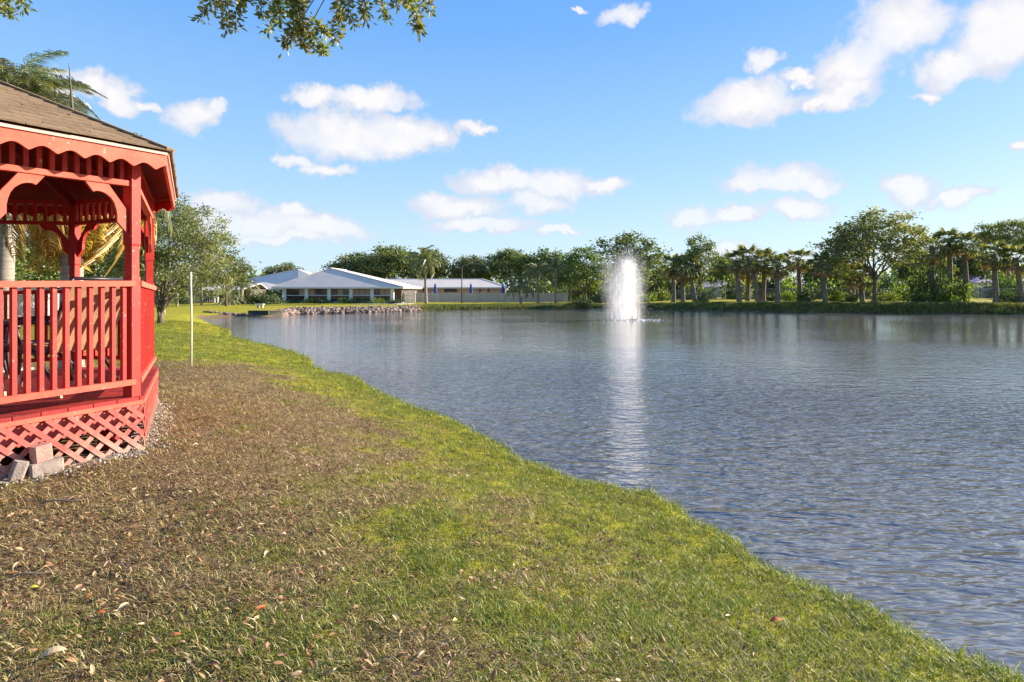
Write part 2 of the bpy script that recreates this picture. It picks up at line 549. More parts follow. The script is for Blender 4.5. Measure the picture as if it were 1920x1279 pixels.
M['grey_fence'] = mat('grey_fence_board', (0.50, 0.435, 0.39), (0.42, 0.365, 0.33), 1.5, 0.85, vary=0.1)
M['metal'] = mat('galvanised_metal', (0.35, 0.36, 0.37), (0.28, 0.29, 0.30), 5, 0.5, metal=0.6)
M['dark_pole'] = mat('dark_pole', (0.07, 0.06, 0.055), (0.05, 0.045, 0.04), 5, 0.6)
M['blue'] = mat('blue_canvas', (0.02, 0.07, 0.30), (0.015, 0.05, 0.22), 5, 0.8)
M['black'] = mat('black_metal', (0.018, 0.018, 0.020), (0.03, 0.03, 0.032), 8, 0.45, spec=0.5)
M['brown_sling'] = mat('brown_sling', (0.30, 0.165, 0.09), (0.24, 0.13, 0.07), 12, 0.8, 0.001, 200)
M['wood_leg'] = mat('bare_wood', (0.46, 0.34, 0.21), (0.36, 0.26, 0.16), 12, 0.7, stretch=(1, 1, 0.2))
M['concrete'] = mat('concrete', (0.42, 0.40, 0.37), (0.32, 0.30, 0.28), 6, 0.95, 0.004, 60)
M['block'] = mat('worn_concrete_block', (0.33, 0.27, 0.235), (0.23, 0.19, 0.17), 14, 0.95, 0.006, 70, c3=(0.46, 0.40, 0.35))
M['red_block'] = mat('reddish_block', (0.48, 0.25, 0.20), (0.38, 0.19, 0.16), 14, 0.95, 0.006, 70, c3=(0.52, 0.36, 0.30))
M['tan_block'] = mat('tan_concrete', (0.44, 0.36, 0.24), (0.37, 0.30, 0.20), 3, 0.9)
M['slate'] = mat('dark_retaining_wall', (0.055, 0.058, 0.072), (0.04, 0.042, 0.055), 3, 0.8)
M['stone'] = mat('riprap_stone', (0.27, 0.205, 0.165), (0.17, 0.125, 0.10), 2.5, 0.95, 0.03, 9, c3=(0.38, 0.32, 0.27), vary=0.35)
M['gravel'] = leafmat('gravel_stone', [(0.0, (0.187, 0.154, 0.129)), (0.6, (0.346, 0.301, 0.258)), (1.0, (0.490, 0.448, 0.401))], trans=0.0, gloss=0.02, tintsrc='rand', hue=0.01, val=0.2)
M['lavender'] = mat('lavender_roof', (0.33, 0.27, 0.36), (0.28, 0.23, 0.31), 1, 0.8)
M['asphalt'] = mat('asphalt', (0.10, 0.10, 0.10), (0.08, 0.08, 0.08), 6, 0.9)
M['shed'] = mat('grey_green_wall', (0.40, 0.43, 0.42), (0.36, 0.39, 0.38), 1, 0.8)
M['pvc'] = mat('weathered_white_pipe', (0.68, 0.63, 0.52), (0.58, 0.53, 0.43), 8, 0.6)
M['twig'] = mat('dead_twig', (0.30, 0.23, 0.17), (0.18, 0.13, 0.09), 20, 0.9)
M['yellow_leaf'] = mat('yellow_fallen_leaf', (0.58, 0.50, 0.06), (0.50, 0.40, 0.05), 20, 0.6)
M['tan_leaf'] = mat('tan_fallen_leaf', (0.58, 0.44, 0.27), (0.48, 0.35, 0.2), 20, 0.6)
M['orange_leaf'] = mat('orange_fallen_leaf', (0.52, 0.14, 0.035), (0.42, 0.1, 0.03), 20, 0.6)

# ------------------------------------------------------------------ terrain
def depth_of(py):
    return EYE * F / (py - HOR)


LIP_PX = [(1910, 1240), (1777, 1195), (1697, 1161), (1617, 1126), (1538, 1089), (1458, 1055), (1405, 1020), (1352, 988), (1283, 946), (1229, 916), (1155, 903),
          (1095, 887), (1033, 871), (969, 850), (900, 806), (855, 780), (797, 761), (716, 732), (667, 704), (595, 685), (558, 659), (474, 638), (436, 629)]
SH_PX = [(426, 619), (393, 608), (385, 604), (374, 597.5), (400, 594.5), (463, 593), (504, 593.5), (530, 590.5), (600, 588),
         (700, 586), (820, 581.5), (930, 580), (1040, 579), (1120, 577.5), (1240, 580), (1460, 585), (1690, 588), (1900, 590)]
pts = [(60.0, -6.0), (30, -7.5), (14, -5.0), (7.0, -1.6), (4.6, 0.5), (3.5, 1.9)]
for (a, b) in LIP_PX:
    dd = (EYE - 0.12) * F / (b - HOR)
    pts.append((WX(a, dd) + 0.03, dd))
for (a, b) in SH_PX:
    dd = depth_of(b)
    pts.append((WX(a, dd), dd))
pts += [(50.0, 43.0), (62.0, 30.0), (68.0, 10.0)]
P_ = np.array(pts)


def catmull(p, k):
    out = []
    n = len(p)
    for i in range(n):
        a, b, c, d = p[(i - 1) % n], p[i], p[(i + 1) % n], p[(i + 2) % n]
        for t in np.arange(k) / k:
            out.append(0.5 * ((2 * b) + (c - a) * t + (2 * a - 5 * b + 4 * c - d) * t * t + (3 * b - a - 3 * c + d) * t ** 3))
    return np.array(out)


SHORE = catmull(P_, 10)
# small irregularities of the bank
_sn = (fbm(SHORE[:, 0], SHORE[:, 1], 0.9, 3, 3) - 0.5) * 0.6 + (fbm(SHORE[:, 0], SHORE[:, 1], 3.7, 4, 2) - 0.5) * 0.5
_tg = np.roll(SHORE, -1, 0) - np.roll(SHORE, 1, 0)
_tg /= np.linalg.norm(_tg, axis=1, keepdims=True) + 1e-9
SHORE = SHORE + np.stack([_tg[:, 1], -_tg[:, 0]], 1) * (_sn * 0.35)[:, None]


def shore_dist(x, y):
    """Distance to the water's edge, positive on land."""
    x, y = np.asarray(x, float).ravel(), np.asarray(y, float).ravel()
    A = SHORE
    B = np.roll(SHORE, -1, 0)
    best = np.full(len(x), 1e18)
    inside = np.zeros(len(x), bool)
    for (ax, ay), (bx, by) in zip(A, B):
        ex, ey = bx - ax, by - ay
        l2 = ex * ex + ey * ey + 1e-12
        t = np.clip(((x - ax) * ex + (y - ay) * ey) / l2, 0, 1)
        dx, dy = x - ax - t * ex, y - ay - t * ey
        np.minimum(best, dx * dx + dy * dy, out=best)
        if ay != by:
            cr = ((ay > y) != (by > y)) & (x < (bx - ax) * (y - ay) / (by - ay) + ax)
            inside ^= cr
    return np.where(inside, -1, 1) * np.sqrt(best)


def height(x, y, d=None):
    x, y = np.asarray(x, float), np.asarray(y, float)
    sh = x.shape
    x, y = x.ravel(), y.ravel()
    if d is None:
        d = shore_dist(x, y)
    near = 1 - sstep(12, 40, y)
    right = sstep(8, 26, x) * sstep(30, 45, y)
    cap = 0.30 + 0.30 * near + 0.50 * right
    cap = cap + 0.08 * (1 - sstep(2.0, 4.0, np.hypot(x + 5.0, y - 5.0)))
    run = 1.7 + 1.9 * near - 0.1 * right
    lip = 0.10 * sstep(0, 0.16, d)
    z = lip + (cap - 0.10) * sstep(0.0, 1.0, d / run) ** 0.85
    z = z + (fbm(x, y, 0.8, 5, 4) - 0.5) * 0.09 * sstep(0.2, 1.5, d) + (fbm(x, y, 5.0, 9, 3) - 0.5) * 0.028 * sstep(0.0, 0.4, d)
    z = np.where(d < 0, -0.02 - 0.9 * sstep(0, 2.2, -d), z)
    return z.reshape(sh)


def gz(x, y):
    return float(height(np.array([x]), np.array([y]))[0])


def axis(lo, hi, step, outer, grow=1.13):
    a = list(np.arange(lo, hi, step))
    s = step
    while a[-1] < outer[1]:
        s = min(s * grow, 0.6) if abs(a[-1]) < 90 else s * grow * 1.1
        a.append(a[-1] + s)
    b = []
    c, s = lo, step
    while c > outer[0]:
        s = min(s * grow, 0.6) if abs(c) < 60 else s * grow * 1.1
        c -= s
        b.append(c)
    return np.array(b[::-1] + a)


def green_mask(x, y, d):
    n = fbm(x, y, 0.55, 21, 4) - 0.5
    n2 = fbm(x, y, 2.6, 23, 3) - 0.5
    g = np.maximum(1 - sstep(0.5, 2.6, d + n * 1.6), sstep(8.5, 13.5, y + n * 7))
    g = np.maximum(g, 0.42 * sstep(-3.0, 1.2, x) + 0.20)
    dry = 1 - sstep(1.0, 3.4, np.hypot(x + 3.4, (y - 5.6) * 0.8))
    g = g * (1 - 0.75 * dry)
    g = g * np.where(y > 40, sstep(0.1, 0.7, d), 1.0)
    return np.clip(g + n * 0.8 + n2 * 1.15 * (1 - sstep(8, 14, y)), 0, 1)


xs = axis(-8.0, 6.0, 0.11, (-800, 800))
ys = axis(0.6, 14.0, 0.11, (-250, 1300))
GX, GY = np.meshgrid(xs, ys)
gd = shore_dist(GX.ravel(), GY.ravel())
gzv = height(GX.ravel(), GY.ravel(), gd)
ggm = green_mask(GX.ravel(), GY.ravel(), gd)
nx, ny = len(xs), len(ys)
ii = (np.arange(ny - 1)[:, None] * nx + np.arange(nx - 1)[None, :]).ravel()
mb = MB().add(np.stack([GX.ravel(), GY.ravel(), gzv], 1), np.stack([ii, ii + 1, ii + nx + 1, ii + nx], 1))


def ground_mat():
    m = bpy.data.materials.new('lawn_and_soil')
    m.use_nodes = True
    T = NT(m.node_tree)
    p = T.n['Principled BSDF']
    p.inputs['Roughness'].default_value = 0.95
    p.inputs['Specular IOR Level'].default_value = 0.1
    at = T.add('ShaderNodeAttribute', attribute_name='green')
    ge = T.add('ShaderNodeNewGeometry')
    pos = ge.outputs['Position']
    n1 = T.noise(pos, 1.6, 5, 0.6)
    n2 = T.noise(pos, 18.0, 5, 0.65)
    n3 = T.noise(pos, 70.0, 4, 0.7)
    n4 = T.noise(pos, 0.12, 4, 0.55)
    soil = T.ramp(n2, [(0.25, (0.06, 0.04, 0.022)), (0.5, (0.165, 0.112, 0.062)), (0.75, (0.27, 0.185, 0.105))])
    soil = T.mix(T.smooth(n3, 0.5, 0.75), soil, (0.42, 0.33, 0.235))
    grass = T.ramp(n2, [(0.25, (0.11, 0.125, 0.014)), (0.5, (0.245, 0.25, 0.026)), (0.8, (0.36, 0.34, 0.045))])
    grass = T.mix(T.smooth(n1, 0.35, 0.7), grass, (0.36, 0.32, 0.022))
    grass = T.mix(T.math('MULTIPLY', T.smooth(n4, 0.45, 0.65), 0.4), grass, (0.38, 0.29, 0.05))
    f = T.smooth(T.math('ADD', at.outputs['Fac'], T.math('MULTIPLY', T.math('SUBTRACT', n2, 0.5), 0.7)), 0.25, 0.75)
    T.l.new(T.mix(f, soil, grass), p.inputs['Base Color'])
    b = T.add('ShaderNodeBump')
    b.inputs['Distance'].default_value = 0.03
    b.inputs['Strength'].default_value = 0.8
    T.l.new(T.math('ADD', n3, n2), b.inputs['Height'])
    T.l.new(b.outputs[0], p.inputs['Normal'])
    return m


me = mb.mesh('lawn', ground_mat(), smooth=True)
ga = me.attributes.new('green', 'FLOAT', 'POINT')
ga.data.foreach_set('value', ggm.astype(np.float32))
ground = link('lawn', me)
tag(ground, 'sunlit lawn sloping to the pond, dry and brown near the gazebo', None, None, 'structure')


def water_mat():
    m = bpy.data.materials.new('pond_water')
    m.use_nodes = True
    T = NT(m.node_tree)
    p = T.n['Principled BSDF']
    p.inputs['Base Color'].default_value = (0.132, 0.132, 0.130, 1)
    p.inputs['Roughness'].default_value = 0.045
    p.inputs['IOR'].default_value = 1.7
    p.inputs['Specular IOR Level'].default_value = 1.0
    ge = T.add('ShaderNodeNewGeometry')
    mp = T.add('ShaderNodeMapping')
    mp.inputs['Rotation'].default_value = (0, 0, R(24))
    mp.inputs['Scale'].default_value = (0.42, 1.35, 1)
    T.l.new(ge.outputs['Position'], mp.inputs[0])
    v = mp.outputs[0]
    a = T.noise(v, 2.6, 2.0, 0.5, 0.5)
    mp2 = T.add('ShaderNodeMapping')
    mp2.inputs['Rotation'].default_value = (0, 0, R(-22))
    mp2.inputs['Scale'].default_value = (0.5, 1.35, 1)
    T.l.new(ge.outputs['Position'], mp2.inputs[0])
    b_ = T.noise(mp2.outputs[0], 6.5, 2.0, 0.5, 0.3)
    c_ = T.noise(v, 15.0, 1.0, 0.5)
    gust = T.smooth(T.noise(ge.outputs['Position'], 0.11, 3.0, 0.5), 0.35, 0.65)
    h = T.math('ADD', T.math('MULTIPLY', a, 0.050), T.math('ADD', T.math('MULTIPLY', b_, 0.054), T.math('MULTIPLY', c_, 0.014)))
    h = T.math('MULTIPLY', h, T.math('MULTIPLY_ADD', gust, 0.75, 0.45))
    sy = T.add('ShaderNodeSeparateXYZ')
    T.l.new(ge.outputs['Position'], sy.inputs[0])
    lee = T.smooth(T.math('ADD', sy.outputs[1], T.math('MULTIPLY', T.noise(ge.outputs['Position'], 0.16, 3.0, 0.5), 10.0)), 13.0, 29.0)
    h = T.math('MULTIPLY', h, T.math('MULTIPLY_ADD', lee, -0.80, 1.0))
    h = T.math('MULTIPLY', h, T.math('MULTIPLY_ADD', T.smooth(sy.outputs[1], 18.0, 5.0), 0.7, 1.0))
    bp = T.add('ShaderNodeBump')
    bp.inputs['Strength'].default_value = 1.0
    bp.inputs['Distance'].default_value = 1.0
    T.l.new(h, bp.inputs['Height'])
    T.l.new(bp.outputs[0], p.inputs['Normal'])
    return m


wm = MB().add([(-27, -12, 0), (75, -12, 0), (75, 72, 0), (-27, 72, 0)], [(0, 1, 2, 3)])
water = link('pond_water', wm.mesh('pond_water', water_mat()))
tag(water, 'rippled blue pond reflecting sky and trees', None, None, 'structure')

# ------------------------------------------------------------------ gazebo
Zp, Ap, Bp, Cp, Dp = (-3.63, 3.90), (-3.14, 4.70), (-4.20, 6.586), (-5.29, 6.88), (-6.74, 6.20)
OX, OY = (Zp[0] + Dp[0]) / 2, (Zp[1] + Dp[1]) / 2
VP = [Zp, Ap, Bp, Cp, Dp] + [(2 * OX - p[0], 2 * OY - p[1]) for p in (Ap, Bp, Cp)]
VP = [np.array(p) for p in VP]
GB = gz(-3.6, 4.2) - 0.02
gaz = thing('gazebo', 'red wooden eight-sided gazebo with brown shingle roof and lattice skirt', 'gazebo', (OX, OY, GB))


def gp(x, y, z):
    """World point of the gazebo (racked a little, so z leans with x) in the gazebo's own frame."""
    return np.array((x - OX, y - OY, z + 0.03 * (x + 3.14) - GB))


def offset_poly(vs, o):
    n = len(vs)
    out = []
    for i in range(n):
        a, b, c = vs[i - 1], vs[i], vs[(i + 1) % n]
        d1, d2 = (b - a) / np.linalg.norm(b - a), (c - b) / np.linalg.norm(c - b)
        n1, n2 = np.array((d1[1], -d1[0])), np.array((d2[1], -d2[0]))
        bi = (n1 + n2) / np.linalg.norm(n1 + n2)
        out.append(b + bi * o / (bi @ n1))
    return out


Z_DECK, Z_BR, Z_TR, Z_FB, Z_FT = EYE - 0.872, EYE - 0.749, EYE + 0.057, EYE + 0.877, EYE + 1.12
Z_FAS_T, Z_FAS_B, Z_APEX = EYE + 1.135, EYE + 0.99, EYE + 2.16
EAVE = offset_poly(VP, 0.25)
DECK = offset_poly(VP, 0.085)
SKIRT = offset_poly(VP, 0.075)


def part(name, mbx, m, parent, smooth=False):
    return link(name, mbx.mesh(name, m, smooth), parent)


# posts
for i, v in enumerate(VP):
    a, c = VP[i - 1], VP[(i + 1) % 8]
    d1, d2 = (v - a) / np.linalg.norm(v - a), (c - v) / np.linalg.norm(c - v)
    dd = d1 + d2
    ang = math.atan2(dd[1], dd[0]) - R(10)
    pb = MB()
    secs = [(Z_DECK - 0.02, 0.043), (EYE + 0.10, 0.043), (EYE + 0.12, 0.036), (EYE + 0.365, 0.036), (EYE + 0.385, 0.043), (Z_FAS_T - 0.02, 0.043)]
    vv = []
    for z, hw in secs:
        for k in range(4):
            t = ang + PI / 4 + k * PI / 2
            vv.append(gp(v[0] + math.cos(t) * hw * 1.414, v[1] + math.sin(t) * hw * 1.414, z))
    q = []
    for s in range(len(secs) - 1):
        for k in range(4):
            q.append((s * 4 + k, s * 4 + (k + 1) % 4, s * 4 + 4 + (k + 1) % 4, s * 4 + 4 + k))
    e = (len(secs) - 1) * 4
    q += [(3, 2, 1, 0), (e, e + 1, e + 2, e + 3)]
    pb.add(vv, q)
    part('post', pb, M['red'], gaz)

bal_me, fbal_me = {}, {}


def side(i):
    a, b = VP[i], VP[(i + 1) % 8]
    L = np.linalg.norm(b - a)
    d = (b - a) / L
    n = np.array((d[1], -d[0]))

    def S(u, off, z):
        p = a + d * u + n * off
        return gp(p[0], p[1], z)
    return L, d, n, S


BR = [(0.168, 0.0), (0.324, 0.0), (0.268, 0.078), (0.245, 0.068), (0.215, 0.07), (0.19, 0.078), (0.168, 0.092), (0.143, 0.115), (0.122, 0.15),
      (0.108, 0.195), (0.10, 0.24), (0.10, 0.30), (0.03, 0.385), (0.03, 0.20)]
for i in range(8):
    L, d, n, S = side(i)
    ang = math.atan2(d[1], d[0])
    open_side = (i == 5)
    if not open_side:
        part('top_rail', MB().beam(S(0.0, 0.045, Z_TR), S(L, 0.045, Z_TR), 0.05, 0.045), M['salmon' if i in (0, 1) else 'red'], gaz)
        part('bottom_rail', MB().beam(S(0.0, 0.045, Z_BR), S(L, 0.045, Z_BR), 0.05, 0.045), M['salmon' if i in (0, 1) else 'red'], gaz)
    nb = max(4, int(round(L / 0.0787)) - 1) if i in (0, 4) else int(round(L / 0.095)) - 1
    for k in range(1, nb + 1):
        u = L * k / (nb + 1)
        for zz0, zz1, key, skip in ((Z_BR + 0.022, Z_TR - 0.022, 'b', open_side), (Z_FB + 0.02, Z_FT - 0.02, 'f', False)):
            if skip:
                continue
            hgt = zz1 - zz0
            if key not in bal_me:
                bal_me[key] = MB().box((0, 0, hgt / 2), (0.031, 0.031, hgt)).mesh('baluster', M['red'])
            o = link('baluster' if key == 'b' else 'frieze_spindle', bal_me[key], gaz, S(u, 0.03 if key == 'b' else 0.0, zz0), (0, 0, ang + (R(17) if key == 'b' else 0.0)))
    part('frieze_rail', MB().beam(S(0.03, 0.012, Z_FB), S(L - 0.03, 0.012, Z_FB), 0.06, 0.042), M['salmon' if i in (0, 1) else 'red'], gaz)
    part('frieze_rail', MB().beam(S(0.03, 0.0, Z_FT), S(L - 0.03, 0.0, Z_FT), 0.06, 0.042), M['red'], gaz)
    kx = min(1.0, L / 0.85)
    for sgn in (0, 1):
        ol = []
        for (u, v) in BR:
            uu = 0.02 + u * kx
            ol.append(S(uu if sgn == 0 else L - uu, 0.0, Z_FB - 0.02 - v))
        # bracket board: split as two strips so that its curve stays clean
        outer = [ol[1], ol[0], ol[0], ol[0], ol[0], ol[0], ol[0], ol[13], ol[13], ol[13], ol[13], ol[13], ol[12]]
        inner = [ol[1], ol[2], ol[3], ol[4], ol[5], ol[6], ol[7], ol[7], ol[8], ol[9], ol[10], ol[11], ol[12]]
        off = np.array((n[0] * 0.03, n[1] * 0.03, 0))
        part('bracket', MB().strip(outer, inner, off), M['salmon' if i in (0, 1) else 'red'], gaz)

# eaves: scalloped boards, trim, soffit
fascia = None
for i in range(8):
    a, b = EAVE[i], EAVE[(i + 1) % 8]
    L = np.linalg.norm(b - a)
    d = (b - a) / L
    n = np.array((d[1], -d[0]))

    def E(u, off, z):
        p = a + d * u + n * off
        return gp(p[0], p[1], z)
    ns = max(3, int(round(L / 0.165)))
    us = np.linspace(0, L, ns * 10 + 1)
    top = [E(u, 0, Z_FAS_T - 0.029) for u in us]
    bot = [E(u, 0, Z_FAS_B - 0.012 + 0.042 * (abs(math.sin(PI * (u / L * ns + 0.5))) ** 1.3)) for u in us]
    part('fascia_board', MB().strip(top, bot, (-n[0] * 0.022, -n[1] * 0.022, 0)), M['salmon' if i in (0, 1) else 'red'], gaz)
    part('eave_trim', MB().beam(E(0, 0.0, Z_FAS_T - 0.022), E(L, 0.0, Z_FAS_T - 0.016), 0.03, 0.024), M['cream'], gaz)

roof = link('roof', None, gaz)
apex = np.array((OX, OY))
shingle_n = 0
rest_mb = MB()
EA2 = offset_poly(VP, 0.285)
EA3 = offset_poly(VP, 0.245)
ZE = Z_FAS_T + 0.004
for i in range(8):
    a, b = EA2[i], EA2[(i + 1) % 8]
    ea, eb, ap = gp(a[0], a[1], ZE), gp(b[0], b[1], ZE), gp(OX, OY, Z_APEX)
    nrm = np.cross(eb - ea, ap - ea)
    nrm /= np.linalg.norm(nrm)
    a3, b3 = EA3[i], EA3[(i + 1) % 8]
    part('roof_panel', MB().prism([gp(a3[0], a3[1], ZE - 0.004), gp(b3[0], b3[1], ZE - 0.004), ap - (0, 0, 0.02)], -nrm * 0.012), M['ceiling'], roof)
    nc = 17
    Lb = np.linalg.norm(b - a)
    for c in range(nc):
        t0, t1 = c / nc, min(1.0, (c + 1.28) / nc)

        def at(t, s):
            p = ea * (1 - t) + ap * t
            q_ = eb * (1 - t) + ap * t
            return p * (1 - s) + q_ * s
        wid = Lb * (1 - t0)
        ntab = max(1, int(round(wid / 0.30)))
        cuts = np.linspace(0, 1, ntab + 1)
        if ntab > 1:
            cuts[1:-1] += (0.25 if c % 2 else -0.25) / ntab + RNG.uniform(-0.05, 0.05, ntab - 1) / ntab
        for k in range(ntab):
            s0, s1 = cuts[k] + 0.002 / max(wid, .1), cuts[k + 1] - 0.002 / max(wid, .1)
            lift = 0.013 + RNG.uniform(0, 0.004)
            lo0, lo1 = at(t0 - 0.004 * RNG.random(), s0), at(t0 - 0.004 * RNG.random(), s1)
            hi0, hi1 = at(t1, s0), at(t1, s1)
            vv = [lo0 + nrm * 0.001, lo1 + nrm * 0.001, hi1 + nrm * 0.001, hi0 + nrm * 0.001,
                  lo0 + nrm * lift, lo1 + nrm * lift, hi1 + nrm * 0.003, hi0 + nrm * 0.003]
            if i in (7, 0, 1):
                part('shingle', MB().add(vv, BOXQ), M['shingle'], roof)
                shingle_n += 1
            else:
                rest_mb.add(vv, BOXQ)
    # hip caps along the edge from corner a to the apex
    hp = np.array([ea * (1 - t) + ap * t for t in np.linspace(0.0, 1.0, 9)])
    up = np.array((0, 0, 0.014))
    hb = MB()
    for s in range(8):
        hb.beam(hp[s] + up * 1.1, hp[s + 1] + up, 0.10, 0.016)
    part('hip_cap', hb, M['shingle'], roof)
sc = part('shingle_cover', rest_mb, M['shingle'], roof)
sc['kind'] = 'stuff'
for i in range(8):
    v = VP[i] * 0.985 + apex * 0.015
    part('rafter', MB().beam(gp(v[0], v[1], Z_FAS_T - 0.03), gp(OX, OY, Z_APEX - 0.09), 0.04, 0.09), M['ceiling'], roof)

# floor boards clipped to the eight-sided plan
def clip_band(poly, y0, y1):
    def half(p, y, keep_above):
        out = []
        for i in range(len(p)):
            a, b = p[i], p[(i + 1) % len(p)]
            ia, ib = ((a[1] >= y) == keep_above), ((b[1] >= y) == keep_above)
            if ia:
                out.append(a)
            if ia != ib:
                t = (y - a[1]) / (b[1] - a[1])
                out.append(a + (b - a) * t)
        return out
    p = half([np.array(v) for v in poly], y0, True)
    return half(p, y1, False) if len(p) > 2 else []


y0 = min(v[1] for v in DECK)
while y0 < max(v[1] for v in DECK):
    pl = clip_band(DECK, y0 + 0.003, y0 + 0.137)
    if len(pl) > 2:
        ol = [gp(p[0], p[1], Z_DECK - 0.03) for p in pl]
        part('deck_board', MB().prism(ol, (0, 0, 0.03)), M['deck'], gaz)
    y0 += 0.14

# skirt: rim board, joist behind it and a lattice panel on each side
BASE_Z = GB - 0.06
for i in range(8):
    a, b = SKIRT[i], SKIRT[(i + 1) % 8]
    L = np.linalg.norm(b - a)
    d = (b - a) / L
    n = np.array((d[1], -d[0]))

    def K(u, off, z):
        p = a + d * u + n * off
        return gp(p[0], p[1], z)
    part('rim_board', MB().beam(K(-0.004, 0.0, Z_DECK - 0.047), K(L + 0.004, 0.0, Z_DECK - 0.047), 0.03, 0.034), M['salmon' if i in (0, 1) else 'red'], gaz)
    part('rim_joist', MB().beam(K(0.02, -0.05, Z_DECK - 0.13), K(L - 0.02, -0.05, Z_DECK - 0.13), 0.03, 0.20), M['lattice'], gaz)
    lp = link('lattice_panel', None, gaz)
    zt, zb = Z_DECK - 0.062, BASE_Z
    H = zt - zb
    for layer, (sg, off) in enumerate(((1, 0.0), (-1, 0.009))):
        u = -H + RNG.uniform(0, 0.05)
        while u < L:
            # a line rising (sg=1) or falling (sg=-1) at 45 degrees, clipped to the panel
            ua, ub = u, u + H
            t0, t1 = max(0.0, -ua / H), min(1.0, (L - ua) / H)
            if t1 - t0 > 0.08:
                za, zc = (zb + H * t0, zb + H * t1) if sg == 1 else (zt - H * t0, zt - H * t1)
                part('lattice_strip', MB().beam(K(ua + H * t0, off, za), K(ua + H * t1, off, zc), 0.008, 0.035, up=(n[0] * 0 + -d[0] * sg, -d[1] * sg, 1)), M['lattice'], lp)
            u += 0.134
# inside corners under the floor: bearing blocks keep the frame off the ground
for v in VP:
    w_ = v * 0.9 + apex * 0.1
    part('footing', MB().box(gp(w_[0], w_[1], (Z_DECK - 0.1 + BASE_Z) / 2), (0.12, 0.12, Z_DECK - 0.1 - BASE_Z)), M['deck'], gaz)


# chairs on the gazebo floor
def deck_z(x):
    return Z_DECK + 0.03 * (x + 3.14)


def tubeobj(name, path, r, m, parent, k=8):
    return part(name, MB().tube(path, r, k), m, parent, True)


def bez(p0, p1, p2, n=7):
    t = np.linspace(0, 1, n)[:, None]
    return np.array(p0) * (1 - t) ** 2 + 2 * np.array(p1) * t * (1 - t) + np.array(p2) * t * t


def sling_chair(label, x, y, rz, back_h, cover, slat):
    t = thing('patio_chair', label, 'chair', (x, y, deck_z(x)), rz, 'chairs on the gazebo floor')
    w = 0.27
    # seat faces +X; the back leans towards -X
    if slat:
        st = link('seat', None, t)
        for k in range(7):
            xx = -0.18 + k * 0.068
            part('seat_slat', MB().box((xx, 0, 0.405 + 0.006 * abs(k - 3)), (0.05, 2 * w, 0.018)), cover, st)
        bk = link('backrest', None, t)
        for k in range(8):
            zz = 0.47 + k * 0.062
            part('back_slat', MB().box((-0.20 - (zz - 0.42) * 0.32, 0, zz), (0.018, 2 * w, 0.045)), cover, bk)
    else:
        s1 = bez((-0.22, 0, 0.38), (0.0, 0, 0.36), (0.28, 0, 0.42), 7)
        b1 = bez((-0.22, 0, 0.38), (-0.30, 0, 0.70), (-0.46, 0, back_h), 8)
        part('seat', MB().strip(s1 + (0, -w, 0), s1 + (0, w, 0), (0, 0, -0.012)), cover, t)
        part('backrest', MB().strip(b1 + (0, -w, 0), b1 + (0, w, 0), (-0.014, 0, -0.004)), cover, t)
    for s in (-1, 1):
        yy = s * (w + 0.012)
        fr = np.concatenate([bez((0.30, yy, 0.42), (0.0, yy, 0.35), (-0.22, yy, 0.38), 6), bez((-0.23, yy, 0.40), (-0.31, yy, 0.70), (-0.47, yy, back_h + 0.02), 7)])
        tubeobj('side_frame', fr, 0.015, M['black'], t)
        tubeobj('arm', bez((0.27, yy + s * 0.02, 0.60), (0.02, yy + s * 0.02, 0.66), (-0.30, yy, 0.62), 8), 0.018, M['black'], t)
        lg = tubeobj('leg', bez((0.24, yy + s * 0.02, 0.61), (0.30, yy + s * 0.02, 0.30), (0.22, yy + s * 0.02, 0.02), 7), 0.015, M['black'], t)
        part('foot_cap', MB().tube([(0.222, yy + s * 0.02, 0.045), (0.219, yy + s * 0.02, 0.0)], 0.02), M['wood_leg'], lg)
        lg = tubeobj('leg', bez((-0.05, yy, 0.40), (-0.20, yy, 0.25), (-0.34, yy, 0.02), 7), 0.015, M['black'], t)
        part('foot_cap', MB().tube([(-0.33, yy, 0.045), (-0.345, yy, 0.0)], 0.02), M['wood_leg'], lg)
    tubeobj('crossbar', [(0.25, -w, 0.39), (0.25, w, 0.39)], 0.012, M['black'], t)
    tubeobj('top_bar', [(-0.47, -w - 0.012, back_h + 0.02), (-0.47, w + 0.012, back_h + 0.02)], 0.015, M['black'], t)
    return t


sling_chair('tall brown sling chair with its back to the gazebo railing', -4.02, 5.06, R(168), 0.98, M['brown_sling'], False)
sling_chair('black slatted armchair standing at the end of the gazebo by the path', -4.72, 5.10, R(35), 0.9, M['black'], True)
sling_chair('dark sling chair behind the brown one beside the corner post', -4.95, 5.95, R(225), 0.92, M['black'], False)

# loose concrete blocks against the lattice
def concrete_block(label, c, s, rot, m):
    t = thing('concrete_block', label, 'block', c, 0)
    t.rotation_euler = rot
    b = MB()
    x, y, z = s[0] / 2, s[1] / 2, s[2]
    # chipped corners: a box with cut edges
    ch = 0.012
    for zz in (0,):
        prof = [(-x + ch, -y), (x - ch, -y), (x, -y + ch), (x, y - ch), (x - ch, y), (-x + ch, y), (-x, y - ch), (-x, -y + ch)]
        b.prism([(p[0], p[1], 0) for p in prof], (0, 0, z - 0.006))
        b.prism([(p[0] * 0.97, p[1] * 0.95, z - 0.006) for p in prof], (0, 0, 0.008))
    part('block_body', b, m, t)
    return t


dZA = (VP[1] - VP[0]) / np.linalg.norm(VP[1] - VP[0])
nZA = np.array((dZA[1], -dZA[0]))


def by_wall(u, off):
    p = VP[0] + dZA * u + nZA * off
    return float(p[0]), float(p[1])


